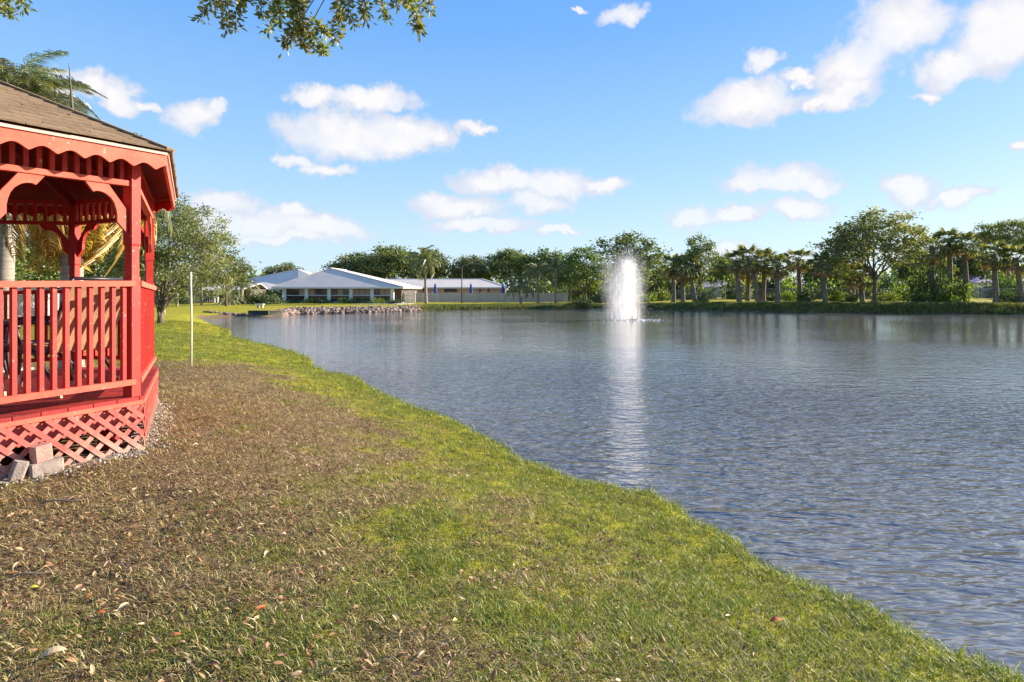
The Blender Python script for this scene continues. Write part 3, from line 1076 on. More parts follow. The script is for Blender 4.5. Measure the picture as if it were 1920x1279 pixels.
aZA = math.atan2(dZA[1], dZA[0])
bx, by = by_wall(0.30, 0.16)
gb_ = gz(bx, by)
concrete_block('grey concrete block on the gravel against the gazebo lattice', (bx, by, gb_ - 0.02), (0.20, 0.09, 0.115), (0, R(-3), aZA), M['block'])
bx2, by2 = by_wall(0.28, 0.15)
concrete_block('reddish concrete block stacked on the grey one by the lattice', (bx2, by2, gb_ + 0.098), (0.115, 0.08, 0.115), (0, R(-5), aZA + 0.1), M['red_block'])
bx3, by3 = by_wall(0.12, 0.15)
concrete_block('worn block leaning beside the stacked pair under the gazebo', (bx3, by3, gz(bx3, by3) - 0.02), (0.08, 0.09, 0.15), (0, R(17), aZA - 0.2), M['block'])

# ------------------------------------------------------------------ trees
def unit(a):
    return a / (np.linalg.norm(a, axis=-1, keepdims=True) + 1e-9)


def tree_meshes(name, seed, H, th, rx, nl=7, ncl=80, nleaf=70, leafL=0.3, leafW=0.15, tr=0.16, cr=0.55, lean=(0, 0), lmat='leaf', low=-0.5, multi=False, flat=0.62):
    """Trunk with limbs and a crown of leaf clumps; both meshes share the base as origin."""
    rng = np.random.default_rng(seed)
    wood, crown = MB(), MB()
    rz = (H - th) * 0.5
    cc = np.array((lean[0], lean[1], th + rz * 0.98))
    fork = np.array((lean[0] * 0.35, lean[1] * 0.35, th))
    tp = [np.array((0, 0, -0.15)), np.array((lean[0] * 0.05, 0, th * 0.3)), np.array((lean[0] * 0.18 + rng.normal() * 0.04, lean[1] * 0.18, th * 0.7)), fork]
    tp.append(fork + (cc - fork) * 0.5 + rng.normal(size=3) * 0.08)
    tp.append(cc + np.array((0, 0, rz * 0.4)))
    tr_ = [tr * 1.35, tr, tr * 0.85, tr * 0.72, tr * 0.42, tr * 0.15]
    wood.tube(tp, tr_, 8)
    limbs = []
    pts_, rads = [], []
    for k in range(nl):
        a = 2 * PI * (k + rng.uniform(-0.3, 0.3)) / nl
        el = rng.uniform(0.0, 1.1)
        dirv = np.array((math.cos(a) * math.cos(el), math.sin(a) * math.cos(el), math.sin(el)))
        end = cc + dirv * np.array((rx, rx, rz)) * rng.uniform(0.6, 0.85)
        if multi:
            st = tp[1] + (tp[2] - tp[1]) * rng.uniform(-0.6, 1.0)
        else:
            st = tp[2] + (tp[3] - tp[2]) * rng.uniform(0.3, 1.0) if rng.random() < 0.6 else tp[3] + (tp[4] - tp[3]) * rng.uniform(0, 0.9)
        mid = st * 0.5 + end * 0.5 + np.array((0, 0, rng.uniform(-0.05, 0.2) * rz)) + rng.normal(size=3) * 0.12 * rx * 0.5
        t = np.linspace(0, 1, 7)[:, None]
        path = st * (1 - t) ** 2 + 2 * mid * t * (1 - t) + end * t * t
        path[1:-1] += rng.normal(size=(5, 3)) * 0.035 * rx
        r = np.linspace(tr * 0.5, tr * 0.10, 7)
        wood.tube(path, r, 5, cap=False)
        pts_.append(path[2:])
        rads.append(r[2:])
    LP, LR = np.concatenate(pts_), np.concatenate(rads)
    dirs = unit(rng.normal(size=(ncl * 3, 3)))
    dirs = dirs[dirs[:, 2] > low][:ncl]
    lump = 0.72 + 0.5 * fbm(dirs[:, 0] * 2 + 3 + seed, dirs[:, 1] * 2 + dirs[:, 2] * 1.7, 1.3, seed, 3)
    rr = rng.random(len(dirs)) ** 0.55
    rr = (0.30 + 0.70 * rr) * lump
    cen = cc + dirs * rr[:, None] * np.array((rx, rx, rz))
    for c in cen:
        j = np.argmin(((LP - c) ** 2).sum(1))
        p0 = LP[j]
        mid = (p0 + c) / 2 + rng.normal(size=3) * 0.08
        wood.tube([p0, mid, c], [LR[j] * 0.55, LR[j] * 0.4, 0.012], 3, cap=False)
    sz = rng.uniform(0.65, 1.25, len(cen))
    cnt = (nleaf * sz ** 2).astype(int)
    idx = np.repeat(np.arange(len(cen)), cnt)
    off = rng.normal(size=(len(idx), 3)) * np.array((1, 1, flat)) * (cr * sz[idx] * 0.6)[:, None]
    pos = cen[idx] + off
    dv = unit(off * 0.9 / (cr) + rng.normal(size=(len(idx), 3)) * 0.7 + np.array((0, 0, -0.1)))
    tint = np.clip(rng.normal(0.45, 0.2, len(idx)) + (rng.normal(size=len(cen)) * 0.13)[idx], 0, 1)
    s = rng.uniform(0.7, 1.25, len(idx))
    crown.leaves(pos, dv, leafL * s, leafW * s, rng, tint=tint)
    return wood.mesh(name + '_trunk', M['bark'], True), crown.mesh(name + '_crown', M[lmat])


TV = {
    'broad1': tree_meshes('broad', 11, 10, 1.8, 5.0, 8, 150, 62, 0.42, 0.24, 0.22, 0.95, low=-0.55),
    'broad2': tree_meshes('broad', 12, 10, 1.8, 5.0, 9, 150, 62, 0.42, 0.24, 0.22, 0.95, (0.4, 0.2), low=-0.6),
    'broad3': tree_meshes('broad', 13, 10, 1.8, 4.4, 8, 135, 62, 0.42, 0.24, 0.2, 0.9, (-0.3, 0), low=-0.55),
    'tall1': tree_meshes('tall', 21, 10, 1.9, 3.4, 8, 105, 58, 0.32, 0.19, 0.18, 0.68, low=-0.7),
    'tall2': tree_meshes('tall', 22, 10, 1.8, 3.2, 8, 100, 58, 0.32, 0.19, 0.17, 0.68, (0.2, 0.1), low=-0.75),
    'airy1': tree_meshes('airy', 31, 9.6, 2.4, 4.5, 9, 190, 64, 0.27, 0.15, 0.17, 0.62, (0.2, 0), 'leaf_grey', -0.7),
    'near': tree_meshes('near', 41, 6.3, 1.1, 2.95, 11, 330, 105, 0.13, 0.056, 0.13, 0.36, (0.4, 0.1), 'leaf_grey', -0.95, True, 0.7),
    'pine': tree_meshes('pine', 51, 12, 6.0, 5.4, 9, 95, 80, 0.40, 0.16, 0.24, 0.95, low=-0.4, flat=0.45),
}


def place_tree(label, kind, x, y, h, wscale=1.0, rz=0.0, group=None, name='tree', zoff=0.0):
    tm, cm = TV[kind]
    H0 = {'broad1': 10, 'broad2': 10, 'broad3': 10, 'tall1': 10, 'tall2': 10, 'airy1': 9.6, 'near': 6.3, 'pine': 12}[kind]
    s = h / H0
    t = thing(name, label, 'tree', (x, y, gz(x, y) + zoff), rz, group)
    t.scale = (s * wscale, s * wscale, s)
    link('trunk', tm, t)
    link('crown', cm, t)
    return t


def tree_px(label, kind, px, d, top, wpx=None, rz=None, group=None, name='tree'):
    x = WX(px, d)
    g = gz(x, d)
    h = EYE + (HOR - top) / F * d - g
    W0 = {'broad1': 5.0, 'broad2': 5.0, 'broad3': 4.4, 'tall1': 3.4, 'tall2': 3.2, 'airy1': 4.5, 'near': 2.95, 'pine': 5.4}[kind]
    H0 = {'broad1': 10, 'broad2': 10, 'broad3': 10, 'tall1': 10, 'tall2': 10, 'airy1': 9.6, 'near': 6.3, 'pine': 12}[kind]
    ws = 1.0
    if wpx:
        ws = (wpx / 2 / F * d) / (W0 * h / H0)
    return place_tree(label, kind, x, d, h, ws, random.uniform(0, 6.28) if rz is None else rz, group, name)


# ---- palms
def frond_mesh(name, seed, L, droop, nleaf, leafl, m, arch=0.5, hang=0.6, wid=0.028):
    """A feather frond along +X: rachis with two rows of hanging leaflets."""
    rng = np.random.default_rng(seed)
    b = MB()
    t = np.linspace(0, 1, 12)
    px_ = L * (t - 0.30 * droop * t ** 3)
    pz_ = L * (arch * t - (arch * 0.55 + droop * 0.75) * t ** 2.1)
    path = np.stack([px_, np.zeros(12), pz_], 1)
    b.tube(path, np.linspace(0.022, 0.004, 12) * L / 2.4, 4, tint=0.9)
    for s in (-1, 1):
        tt = np.linspace(0.10, 0.99, nleaf) + rng.uniform(-0.01, 0.01, nleaf)
        base = np.stack([np.interp(tt, t, px_), np.zeros(nleaf), np.interp(tt, t, pz_)], 1)
        tan = unit(np.stack([np.gradient(px_, t), np.zeros(12), np.gradient(pz_, t)], 1))
        tg = np.stack([np.interp(tt, t, tan[:, 0]), np.zeros(nleaf), np.interp(tt, t, tan[:, 2])], 1)
        ll = leafl * (np.sin(PI * np.clip(tt * 0.86 + 0.10, 0, 1)) ** 0.6) * rng.uniform(0.8, 1.15, nleaf)
        out = np.array((0, s, 0.0))
        d1 = unit(tg * 0.55 + out * 0.85 + np.array((0, 0, 1)) * rng.uniform(-0.45, 0.55, (nleaf, 1)))
        d2 = unit(tg * 0.45 + out * 0.45 + np.array((0, 0, -1)) * (hang * rng.uniform(0.7, 1.6, (nleaf, 1))))
        m1 = base + d1 * ll[:, None] * 0.45
        e1 = m1 + d2 * ll[:, None] * 0.55
        sd = unit(np.cross(d1, np.array((0, 0, 1.0)) + 0.3 * rng.normal(size=(nleaf, 3))))
        w = wid
        v = np.stack([base + sd * w * 0.3, base - sd * w * 0.3, m1 - sd * w * 0.5, m1 + sd * w * 0.5, e1], 1).reshape(-1, 3)
        o = np.arange(nleaf)[:, None] * 5
        tn = rng.random(nleaf)
        b.add(v, o + np.array((0, 1, 2, 3)), o + np.array((3, 2, 4)), tint=0)
        b.qt[-1] = tn
        b.tt[-1] = tn
    return b.mesh(name, M[m])


def fan_mesh(name, seed, L, m, droop=0.5):
    """A cabbage-palm leaf along +X: stalk, then a costapalmate fan with drooping tips."""
    rng = np.random.default_rng(seed)
    b = MB()
    st = bez((0, 0, 0), (L * 0.35, 0, L * 0.16), (L * 0.60, 0, L * 0.06), 5)
    b.tube(st, np.linspace(0.022, 0.012, 5), 3, tint=0.7)
    c = st[-1]
    n = 18
    for k in range(n):
        a = R(-105 + 210 * k / (n - 1)) + rng.normal() * 0.04
        ll = L * 0.58 * (0.75 + 0.25 * math.cos(a)) * rng.uniform(0.85, 1.1)
        d = np.array((math.cos(a), math.sin(a), 0.10))
        sd = np.array((-math.sin(a), math.cos(a), 0.0))
        w = ll * 0.075
        p1 = c + d * ll * 0.55 + np.array((0, 0, -0.03))
        p2 = c + d * ll * 0.88 + np.array((0, 0, -ll * droop * rng.uniform(0.5, 1.2)))
        b.add([c + sd * w * 0.2, c - sd * w * 0.2, p1 - sd * w, p1 + sd * w, p2], [(0, 1, 2, 3)], [(3, 2, 4)], tint=rng.random())
    return b.mesh(name, M[m])


FR = {
    'queen': [frond_mesh('frond', 60 + k, 2.6, 0.55 + 0.12 * k, 34, 0.66, 'frond', 0.55, 1.1, 0.075) for k in range(3)],
    'near': [frond_mesh('frond', 70 + k, 2.5, 0.55 + 0.2 * k, 100, 0.60, 'frond', 0.5, 1.7, 0.020) for k in range(3)],
    'gold': [frond_mesh('frond', 80 + k, 2.0, 0.9 + 0.15 * k, 110, 0.66, 'frond_gold', 0.42, 2.0, 0.022) for k in range(3)],
    'fan': [fan_mesh('fan_leaf', 90 + k, 1.25, 'fan', 0.35 + 0.15 * k) for k in range(4)],
    'deadfan': [fan_mesh('dead_leaf', 96 + k, 1.1, 'dead_frond', 0.8) for k in range(2)],
    'date': [frond_mesh('frond', 100 + k, 2.3, 0.35 + 0.2 * k, 36, 0.42, 'frond', 0.45, 0.4, 0.045) for k in range(3)],
}


def palm(name, label, x, y, trunk_h, r, kind, n, size=1.0, lean=(0, 0), group=None, bark='palm_bark', up=75, down=-50, gold=0, rough=False, cat='palm', boots=True):
    t = thing(name, label, cat, (x, y, gz(x, y)), 0, group)
    tt = np.linspace(0, 1, 14)
    path = np.stack([lean[0] * tt ** 1.4, lean[1] * tt ** 1.4, -0.1 + (trunk_h + 0.1) * tt], 1)
    rad = r * (1.18 - 0.3 * tt)
    rad[0] *= 1.25
    if rough:
        path = np.repeat(path, 2, 0)
        path[1::2, 2] += trunk_h / 28
        rad = np.repeat(rad, 2) * np.where(np.arange(28) % 2, 1.0, 1.22)
    part('trunk', MB().tube(path, rad, 9), M[bark], t, True)
    top = np.array((lean[0], lean[1], trunk_h))
    for k in range(n):
        f = (k + 0.5) / n
        yaw = k * 2.399963 + random.uniform(-0.2, 0.2)
        pitch = R(up + (down - up) * f ** 0.85 + random.uniform(-8, 8))
        key = kind
        m = FR[key][k % len(FR[key])]
        if gold and f > 1 - gold:
            key = 'gold' if kind in ('near',) else ('deadfan' if kind == 'fan' else kind)
            m = FR[key][k % len(FR[key])]
        s = size * random.uniform(0.85, 1.12) * (1.12 if key == 'gold' else 1.0)
        nm = 'fan_leaf' if kind == 'fan' else 'frond'
        o = link(nm, m, t, tuple(top + np.array((math.cos(yaw) * r * 0.7, math.sin(yaw) * r * 0.7, -0.12 * f))), None, (s, s, s))
        o.rotation_euler = (Matrix.Rotation(yaw, 3, 'Z') @ Matrix.Rotation(-pitch, 3, 'Y') @ Matrix.Rotation(random.uniform(-0.4, 0.4), 3, 'X')).to_euler()
    if boots and kind in ('queen', 'near'):
        part('crownshaft', MB().tube([top - (0, 0, 0.25), top + (0, 0, 0.05), top + (0, 0, 0.45)], [r * 0.9, r * 1.35, r * 0.5], 8), M['palm_bark'], t, True)
    return t


# the two palms right behind the gazebo
p2 = palm('queen_palm', 'queen palm with golden hanging fronds close behind the gazebo', WX(134, 9.4), 9.4, 3.35, 0.155, 'near', 46, 0.72, (0.02, 0), 'queen palms near the gazebo', gold=0.5, up=28, down=-64)
part('spear_leaf', MB().tube([(0.03, 0, 3.4), (0.0, 0.02, 4.4), (-0.06, 0.02, 5.15)], [0.03, 0.024, 0.004], 5), M['bark'], p2)
palm('queen_palm', 'pale trunked queen palm with green fronds behind the gazebo posts', WX(4, 10.6), 10.6, 4.72, 0.135, 'near', 90, 0.62, (0.1, 0.1), 'queen palms near the gazebo', up=74, down=-40, gold=0.08)
palm('queen_palm', 'queen palm furthest along the path behind the gazebo', WX(-150, 12.5), 12.5, 3.4, 0.14, 'near', 20, 1.0, (0.1, 0), 'queen palms near the gazebo', gold=0.3)

tn = tree_px('olive-leaved tree with leaning dark trunk beside the gazebo eave', 'near', 300, 27.6, 366, 232, R(20))
tree_px('rounded tree between the gazebo tree and the white bungalow', 'tall1', 424, 62, 466, 84)
tree_px('low dark tree far behind the gazebo railing', 'broad1', 60, 48, 440, 150)
tree_px('broad tree beyond the gazebo and its golden palm', 'broad2', 205, 55, 420, 170)
tree_px('spreading tree hidden behind the two queen palms', 'broad3', -60, 40, 430, 190)

palm('palm', 'short queen palm with white trunk on the lawn by the bungalow', WX(332, 64), 64, 2.5, 0.13, 'queen', 16, 0.75, group='palms on the lawn by the bungalow')
palm('palm', 'slim palm standing in front of the white bungalow porch', WX(378, 66), 66, 3.6, 0.13, 'queen', 17, 0.8, group='palms on the lawn by the bungalow')
palm('palm', 'slender tall palm nearest the leaning gazebo tree', WX(287, 60), 60, 3.9, 0.12, 'queen', 15, 0.75, group='palms on the lawn by the bungalow')
palm('palm', 'bushy palm behind the small lawn stake', WX(312, 70), 70, 2.2, 0.15, 'date', 18, 0.9, group='palms on the lawn by the bungalow')
palm('date_palm', 'tall clumped date palm beside the dark hedge', WX(452, 70), 70, 2.6, 0.22, 'date', 26, 1.05, (0.2, 0))
palm('date_palm', 'low spreading date palm in front of the dark hedge', WX(428, 67), 67, 0.9, 0.22, 'date', 24, 1.0, (0, 0))
palm('queen_palm', 'tall queen palm standing on the bank between clubhouse and light pole', WX(799, 74), 74, 5.6, 0.17, 'queen', 32, 1.08, (-0.25, 0), up=72, down=-62)
palm('queen_palm', 'low queen palm by the grey fence, nearest the tall pair', WX(976, 74), 74, 2.4, 0.15, 'queen', 18, 0.95)
palm('queen_palm', 'taller palm of two beside the end of the grey fence', WX(1009, 76), 76, 4.2, 0.15, 'queen', 20, 0.92, up=75)
palm('queen_palm', 'upright palm with the tallest spear, near the end of the grey fence', WX(1042, 76), 76, 4.6, 0.16, 'queen', 20, 0.85, up=86, down=-30)

# trees behind the buildings and round to the fountain
B = 'trees behind the buildings'
tree_px('small dark tree showing above the clubhouse side roof', 'broad3', 530, 110, 494, 84, group=B)
tree_px('low feathery tree left of the clubhouse gable tree', 'broad1', 474, 112, 514, 46, group=B)
tree_px('wide tree rising behind the clubhouse roof peak', 'broad2', 662, 112, 473, 106, group=B)
tree_px('largest rounded tree behind the clubhouse roof slope', 'broad1', 738, 110, 459, 122, group=B)
tree_px('bushy tree just behind the tall queen palm', 'broad3', 805, 114, 470, 78, group=B)
tree_px('dark tree where the long white roof begins to clear the palm', 'broad2', 884, 112, 477, 82, group=B)
tree_px('full rounded tree behind the long white roof', 'broad1', 958, 110, 466, 110, group=B)
tree_px('tree behind the end of the long white roof', 'broad3', 1030, 108, 468, 92, group=B)
tree_px('leafy tree on the bank nearest the fountain spray', 'tall1', 1098, 72, 462, 96)
tree_px('tall loose tree rising right behind the fountain', 'tall2', 1174, 78, 436, 128)
tree_px('low dark tree between the bank tree and the fountain', 'broad2', 1070, 90, 490, 70)
tree_px('round tree just past the fountain spray', 'tall1', 1232, 84, 478, 66)
tree_px('slim tall tree between the fountain and the cabbage palms', 'tall2', 1312, 66, 440, 66)
tree_px('bushy tree behind the first cabbage palms', 'broad3', 1355, 88, 478, 56)
tree_px('large open-crowned tree standing among the cabbage palms', 'airy1', 1640, 58, 398, 196, R(70))
tree_px('tall pine-like tree far beyond the cabbage palms', 'pine', 1890, 112, 414, 120)
tree_px('second pine-like tree beyond the palms at the end of the bank', 'pine', 1985, 105, 420, 120)
tree_px('dark tree behind the large open-crowned tree', 'broad1', 1550, 86, 478, 90)
tree_px('pale green tree filling the gap past the open-crowned tree', 'broad2', 1722, 92, 470, 96)
tree_px('rounded tree behind the last group of cabbage palms', 'broad3', 1812, 96, 462, 86)

# cabbage palms along the far bank
SB = 'cabbage palms along the far bank'
for (px, d, top, leanp, lab) in [
    (1263, 68, 482, 0, 'first cabbage palm past the fountain'),
    (1281, 67, 490, -4, 'cabbage palm next to the slim tall tree, short and upright'),
    (1303, 65, 484, -14, 'cabbage palm leaning against the slim tall tree'),
    (1386, 63, 474, -8, 'cabbage palm at the near edge of the lavender roof'),
    (1421, 62, 468, -17, 'cabbage palm with a strongly leaning trunk by the lavender roof'),
    (1431, 64, 474, 4, 'upright cabbage palm crossing the leaning one'),
    (1458, 61, 481, 0, 'thick cabbage palm with an old dark trunk past the leaning one'),
    (1402, 66, 490, 2, 'short cabbage palm half hidden by the leaning one'),
    (1500, 64, 470, -4, 'cabbage palm before the dark bush'),
    (1547, 59, 478, -6, 'cabbage palm with pale trunk next to the open-crowned tree'),
    (1599, 64, 492, 0, 'cabbage palm behind the open-crowned tree, close to its trunk'),
    (1617, 60, 500, -6, 'low cabbage palm at the foot of the open-crowned tree'),
    (1748, 60, 447, 0, 'cabbage palm rising out of a vine covered bush'),
    (1782, 60, 434, -2, 'tallest cabbage palm of the vine covered clump'),
    (1813, 59, 440, -6, 'cabbage palm beside the tallest, trunk clear of the vines'),
    (1868, 56, 460, -6, 'cabbage palm with sunlit yellowish crown by the grey fence'),
    (1916, 55, 466, -12, 'last cabbage palm of the row, leaning toward the fence gap'),
    (1962, 54, 462, -6, 'cabbage palm past the end of the row by the fence'),
]:
    x = WX(px, d)
    g = gz(x, d)
    crown_top = EYE + (HOR - top) / F * d - g
    palm('cabbage_palm', lab, x, d, crown_top - 1.05, 0.20, 'fan', 30, random.uniform(1.2, 1.4), (leanp / F * d, 0.0), SB, 'sabal_bark', 80, -62, 0.2, True)


def bush_mesh(name, seed, n, m, leafL=0.2, ncl=26):
    rng = np.random.default_rng(seed)
    b, s = MB(), MB()
    dirs = unit(rng.normal(size=(ncl, 3)))
    dirs[:, 2] = np.abs(dirs[:, 2])
    cen = dirs * rng.uniform(0.35, 0.95, (ncl, 1)) * np.array((1, 1, 0.95))
    idx = rng.integers(0, ncl, n)
    off = rng.normal(size=(n, 3)) * 0.2
    pos = cen[idx] + off
    pos[:, 2] = np.abs(pos[:, 2]) + 0.02
    b.leaves(pos, unit(off + rng.normal(size=(n, 3)) * 0.12), leafL * rng.uniform(0.7, 1.3, n), leafL * 0.55, rng, tint=np.clip(rng.normal(0.45, 0.22, n) + rng.normal(size=ncl)[idx] * 0.15, 0, 1))
    for c in cen[:9]:
        s.tube([(0, 0, -0.1), c * (0.4, 0.4, 0.55), c], [0.03, 0.02, 0.01], 4, cap=False)
    return b.mesh(name, M[m]), s.mesh(name + '_stems', M['bark'])


BV = [bush_mesh('foliage', 200 + k, 900, 'shrub', 0.17) for k in range(3)]
HV = [bush_mesh('foliage', 210 + k, 1000, 'hedge', 0.15) for k in range(2)]


def bush(label, px, d, top, wpx, dark=False, group=None, k=0, name='shrub'):
    x = WX(px, d)
    g = gz(x, d)
    h = EYE + (HOR - top) / F * d - g
    t = thing(name, label, 'shrub', (x, d, g - 0.03), random.uniform(0, 6.28), group)
    fm, sm = (HV if dark else BV)[k % (2 if dark else 3)]
    sx = wpx / 2 / F * d
    f = link('foliage', fm, t, scale=(sx, sx, h))
    link('stems', sm, t, scale=(sx, sx, h))
    return t


SG = 'shrubs along the far bank'
for k, (px, d, top, w, dk, lab) in enumerate([
    (1086, 66, 556, 52, True, 'dark low shrub at the water nearest the fountain spray'),
    (1510, 61, 540, 44, True, 'dark shrub under the cabbage palm before the open-crowned tree'),
    (1570, 63, 540, 40, False, 'sunlit shrub between the pale palm trunk and the open-crowned tree'),
    (1594, 60, 548, 34, True, 'small dark shrub at the foot of the open-crowned tree'),
    (1660, 64, 545, 50, False, 'bright shrub past the trunk of the open-crowned tree'),
    (1690, 68, 530, 44, False, 'yellow-green shrub in the gap before the vine covered clump'),
    (1742, 60, 486, 66, True, 'tall vine covered bush wrapped round a palm trunk'),
    (1722, 58, 545, 44, True, 'low dark bush at the foot of the vine covered clump'),
    (1775, 58, 548, 42, False, 'light green bush at the foot of the tallest palm'),
    (1795, 59, 520, 42, False, 'bright leafy bush between two palm trunks'),
    (1893, 56, 540, 44, True, 'dark bush between the last two palms'),
    (1925, 55, 548, 40, True, 'dark bush under the last palm of the row'),
    (1480, 66, 545, 36, False, 'pale dry bush past the thick palm trunk'),
    (1445, 66, 550, 30, True, 'small dark bush behind the upright palm'),
    (1318, 64, 553, 26, True, 'small shrub around the slim tall tree'),
    (1205, 74, 548, 60, False, 'olive shrub seen through the fountain spray'),
    (1128, 78, 545, 60, True, 'dark shrub behind the bank tree'),
    (1240, 76, 540, 46, False, 'grey-green shrub before the first cabbage palm'),
]):
    bush(lab, px, d, top, w, dk, SG, k)
FGp = 'shrubs in the field behind the far bank'
FLM = [(1210, 'fountain spray'), (1250, 'first cabbage palm'), (1290, 'leaning second palm'), (1312, 'slim tall tree'), (1386, 'palm at the lavender roof'), (1421, 'most leaning palm'), (1458, 'thick palm'),
       (1500, 'palm before the dark bush'), (1547, 'pale palm trunk'), (1600, 'low palm at the open-crowned tree'), (1640, 'trunk of the open-crowned tree'), (1690, 'gap past the open-crowned tree'),
       (1745, 'vine covered bush'), (1782, 'tallest palm'), (1813, 'palm clear of the vines'), (1868, 'yellowish palm'), (1916, 'last palm of the row'), (1962, 'palm past the end of the row')]
used = set()
for k in range(30):
    px = 1210 + k * 25.5 + random.uniform(-8, 8)
    if 1325 < px < 1372 or 1815 < px < 1862:
        continue
    tp_ = random.uniform(502, 532)
    lm = min(FLM, key=lambda q: abs(q[0] - px))[1]
    lab = f"{'dark green' if k % 3 == 0 else 'sunlit'} {'tall' if tp_ < 517 else 'low'} shrub in the field behind the {lm}"
    if lab in used:
        lab = lab.replace(' shrub in', ' bushy shrub further into')
    used.add(lab)
    bush(lab, px, random.uniform(78, 92), tp_, random.uniform(50, 80), k % 3 == 0, FGp, k)
UG = 'bushes under the trees beyond the grey fence'
for k, (px, lab) in enumerate(((985, 'behind the low queen palm'), (1025, 'between the two palms at the fence end'), (1062, 'past the upright palm'), (1100, 'behind the bank tree'), (1140, 'behind the spray on its far side'), (1178, 'right behind the fountain jet'), (1215, 'just clear of the spray'), (1255, 'behind the first cabbage palm trunk'))):
    bush('bushy undergrowth ' + lab, px, 94 + (k % 3) * 3, 520 + 6 * (k % 3), 66, k % 2 == 0, UG, k)
HG = 'hedge bushes beside the clubhouse'
bush('dense dark hedge bush beside the clubhouse carport', 505, 72, 544, 54, True, HG, 0)
bush('dark rounded hedge bush next to the date palms', 470, 71, 549, 56, True, HG, 1)
bush('low dark bush at the foot of the date palms', 438, 70, 552, 46, True, HG, 0)
bush('low hedge bush near the bungalow palms', 345, 72, 553, 44, True, HG, 1)
bush('hedge bush farthest along from the bungalow', 305, 74, 552, 46, True, HG, 0)
PL = 'low bushes under the clubhouse windows'
for k, px in enumerate((548, 582, 610, 648, 676, 706, 738)):
    bush('low clipped bush under the clubhouse windows, ' + ('at the carport corner', 'below the first window bay', 'between first and second bay', 'below the second bay', 'below the middle bay', 'below the fourth bay', 'at the end by the white gate')[k], px, 75.2, 559 - (k % 2), 34, k % 2 == 0, PL, k)

# far wood closing the view
def far_wood():
    rng = np.random.default_rng(77)
    b = MB()
    for k in range(330):
        px = rng.uniform(-700, 2600)
        d = rng.uniform(122, 150)
        x = WX(px, d)
        h = rng.uniform(4.0, 7.5)
        n = 95
        c = np.array((x, d, h * 0.45))
        off = rng.normal(size=(n, 3)) * np.array((2.6, 2.0, h * 0.28))
        b.leaves(c + off, unit(off + rng.normal(size=(n, 3))), 1.3, 0.8, rng, tint=np.clip(rng.normal(0.4, 0.2, n), 0, 1))
    o = link('distant_wood', b.mesh('distant_wood', M['leaf']))
    tag(o, 'low far wood closing the view behind the houses and trees', None, None, 'stuff')


far_wood()

# ------------------------------------------------------------------ buildings
def quad_roof(name, pts4, parent, m, th=0.12):
    """A roof slope as a slab: pts (3 or 4 points) extruded downwards."""
    return part(name, MB().prism(pts4, (0, 0, -th)), m, parent)


def ridge_lines(n0, n1, parent):
    part('ridge_cap', MB().beam(n0, n1, 0.24, 0.05), M['white'], parent)


cx0, cx1, cy0, cy1 = WX(521, 77), WX(750, 77), 77.0, 92.0
CZ = gz((cx0 + cx1) / 2, 78)
club = thing('clubhouse', 'single-storey clubhouse with white hipped roof and glazed front', 'building', ((cx0 + cx1) / 2, (cy0 + cy1) / 2, CZ))
bx0, by0 = (cx0 + cx1) / 2, (cy0 + cy1) / 2


def cl(x, y, z):
    return (x - bx0, y - by0, z - CZ)


ev = EYE + (HOR - 538) / F * 76
o_ = 0.6
ap = (WX(620, 80.5), 80.5, EYE + (HOR - 503) / F * 80.5)
rd = (ap[0], 88.0, ap[2])
c00, c10, c11, c01 = (cx0 - o_, cy0 - o_, ev), (cx1 + o_, cy0 - o_, ev), (cx1 + o_, cy1 + o_, ev), (cx0 - o_, cy1 + o_, ev)
rf = link('roof', None, club)
quad_roof('roof_slope', [cl(*c00), cl(*c10), cl(*ap)], rf, M['roof_white'])
quad_roof('roof_slope', [cl(*c10), cl(*c11), cl(*rd), cl(*ap)], rf, M['roof_white'])
quad_roof('roof_slope', [cl(*c11), cl(*c01), cl(*rd)], rf, M['roof_white'])
quad_roof('roof_slope', [cl(*c01), cl(*c00), cl(*ap), cl(*rd)], rf, M['roof_white'])
for a_, b_ in ((c00, ap), (c10, ap), (ap, rd)):
    ridge_lines(cl(a_[0], a_[1], a_[2] + 0.04), cl(b_[0], b_[1], b_[2] + 0.04), rf)
part('fascia', MB().beam(cl(c00[0], c00[1], ev - 0.10), cl(c10[0], c10[1], ev - 0.10), 0.06, 0.22), M['white'], club)
part('fascia', MB().beam(cl(c00[0], c00[1], ev - 0.10), cl(c01[0], c01[1], ev - 0.10), 0.06, 0.22), M['white'], club)
part('soffit', MB().box(cl(bx0, by0, ev - 0.22), (cx1 - cx0 + 0.9, cy1 - cy0 + 0.9, 0.04)), M['white'], club)
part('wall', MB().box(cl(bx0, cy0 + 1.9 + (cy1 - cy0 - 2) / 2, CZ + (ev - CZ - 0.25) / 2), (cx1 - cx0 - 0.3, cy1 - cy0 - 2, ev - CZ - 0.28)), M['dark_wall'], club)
part('floor_slab', MB().box(cl(bx0, cy0 + 1.0, CZ + 0.03), (cx1 - cx0 + 0.4, 2.6, 0.14)), M['concrete'], club)
colx = [526, 534, 575, 617.5, 658.5, 698, 735.5]
for px in colx:
    x = WX(px, cy0)
    part('column', MB().box(cl(x, cy0 + (1.2 if px == 526 else 0), (CZ + ev - 0.22) / 2), (0.46, 0.36, ev - 0.22 - CZ)), M['white'], club)
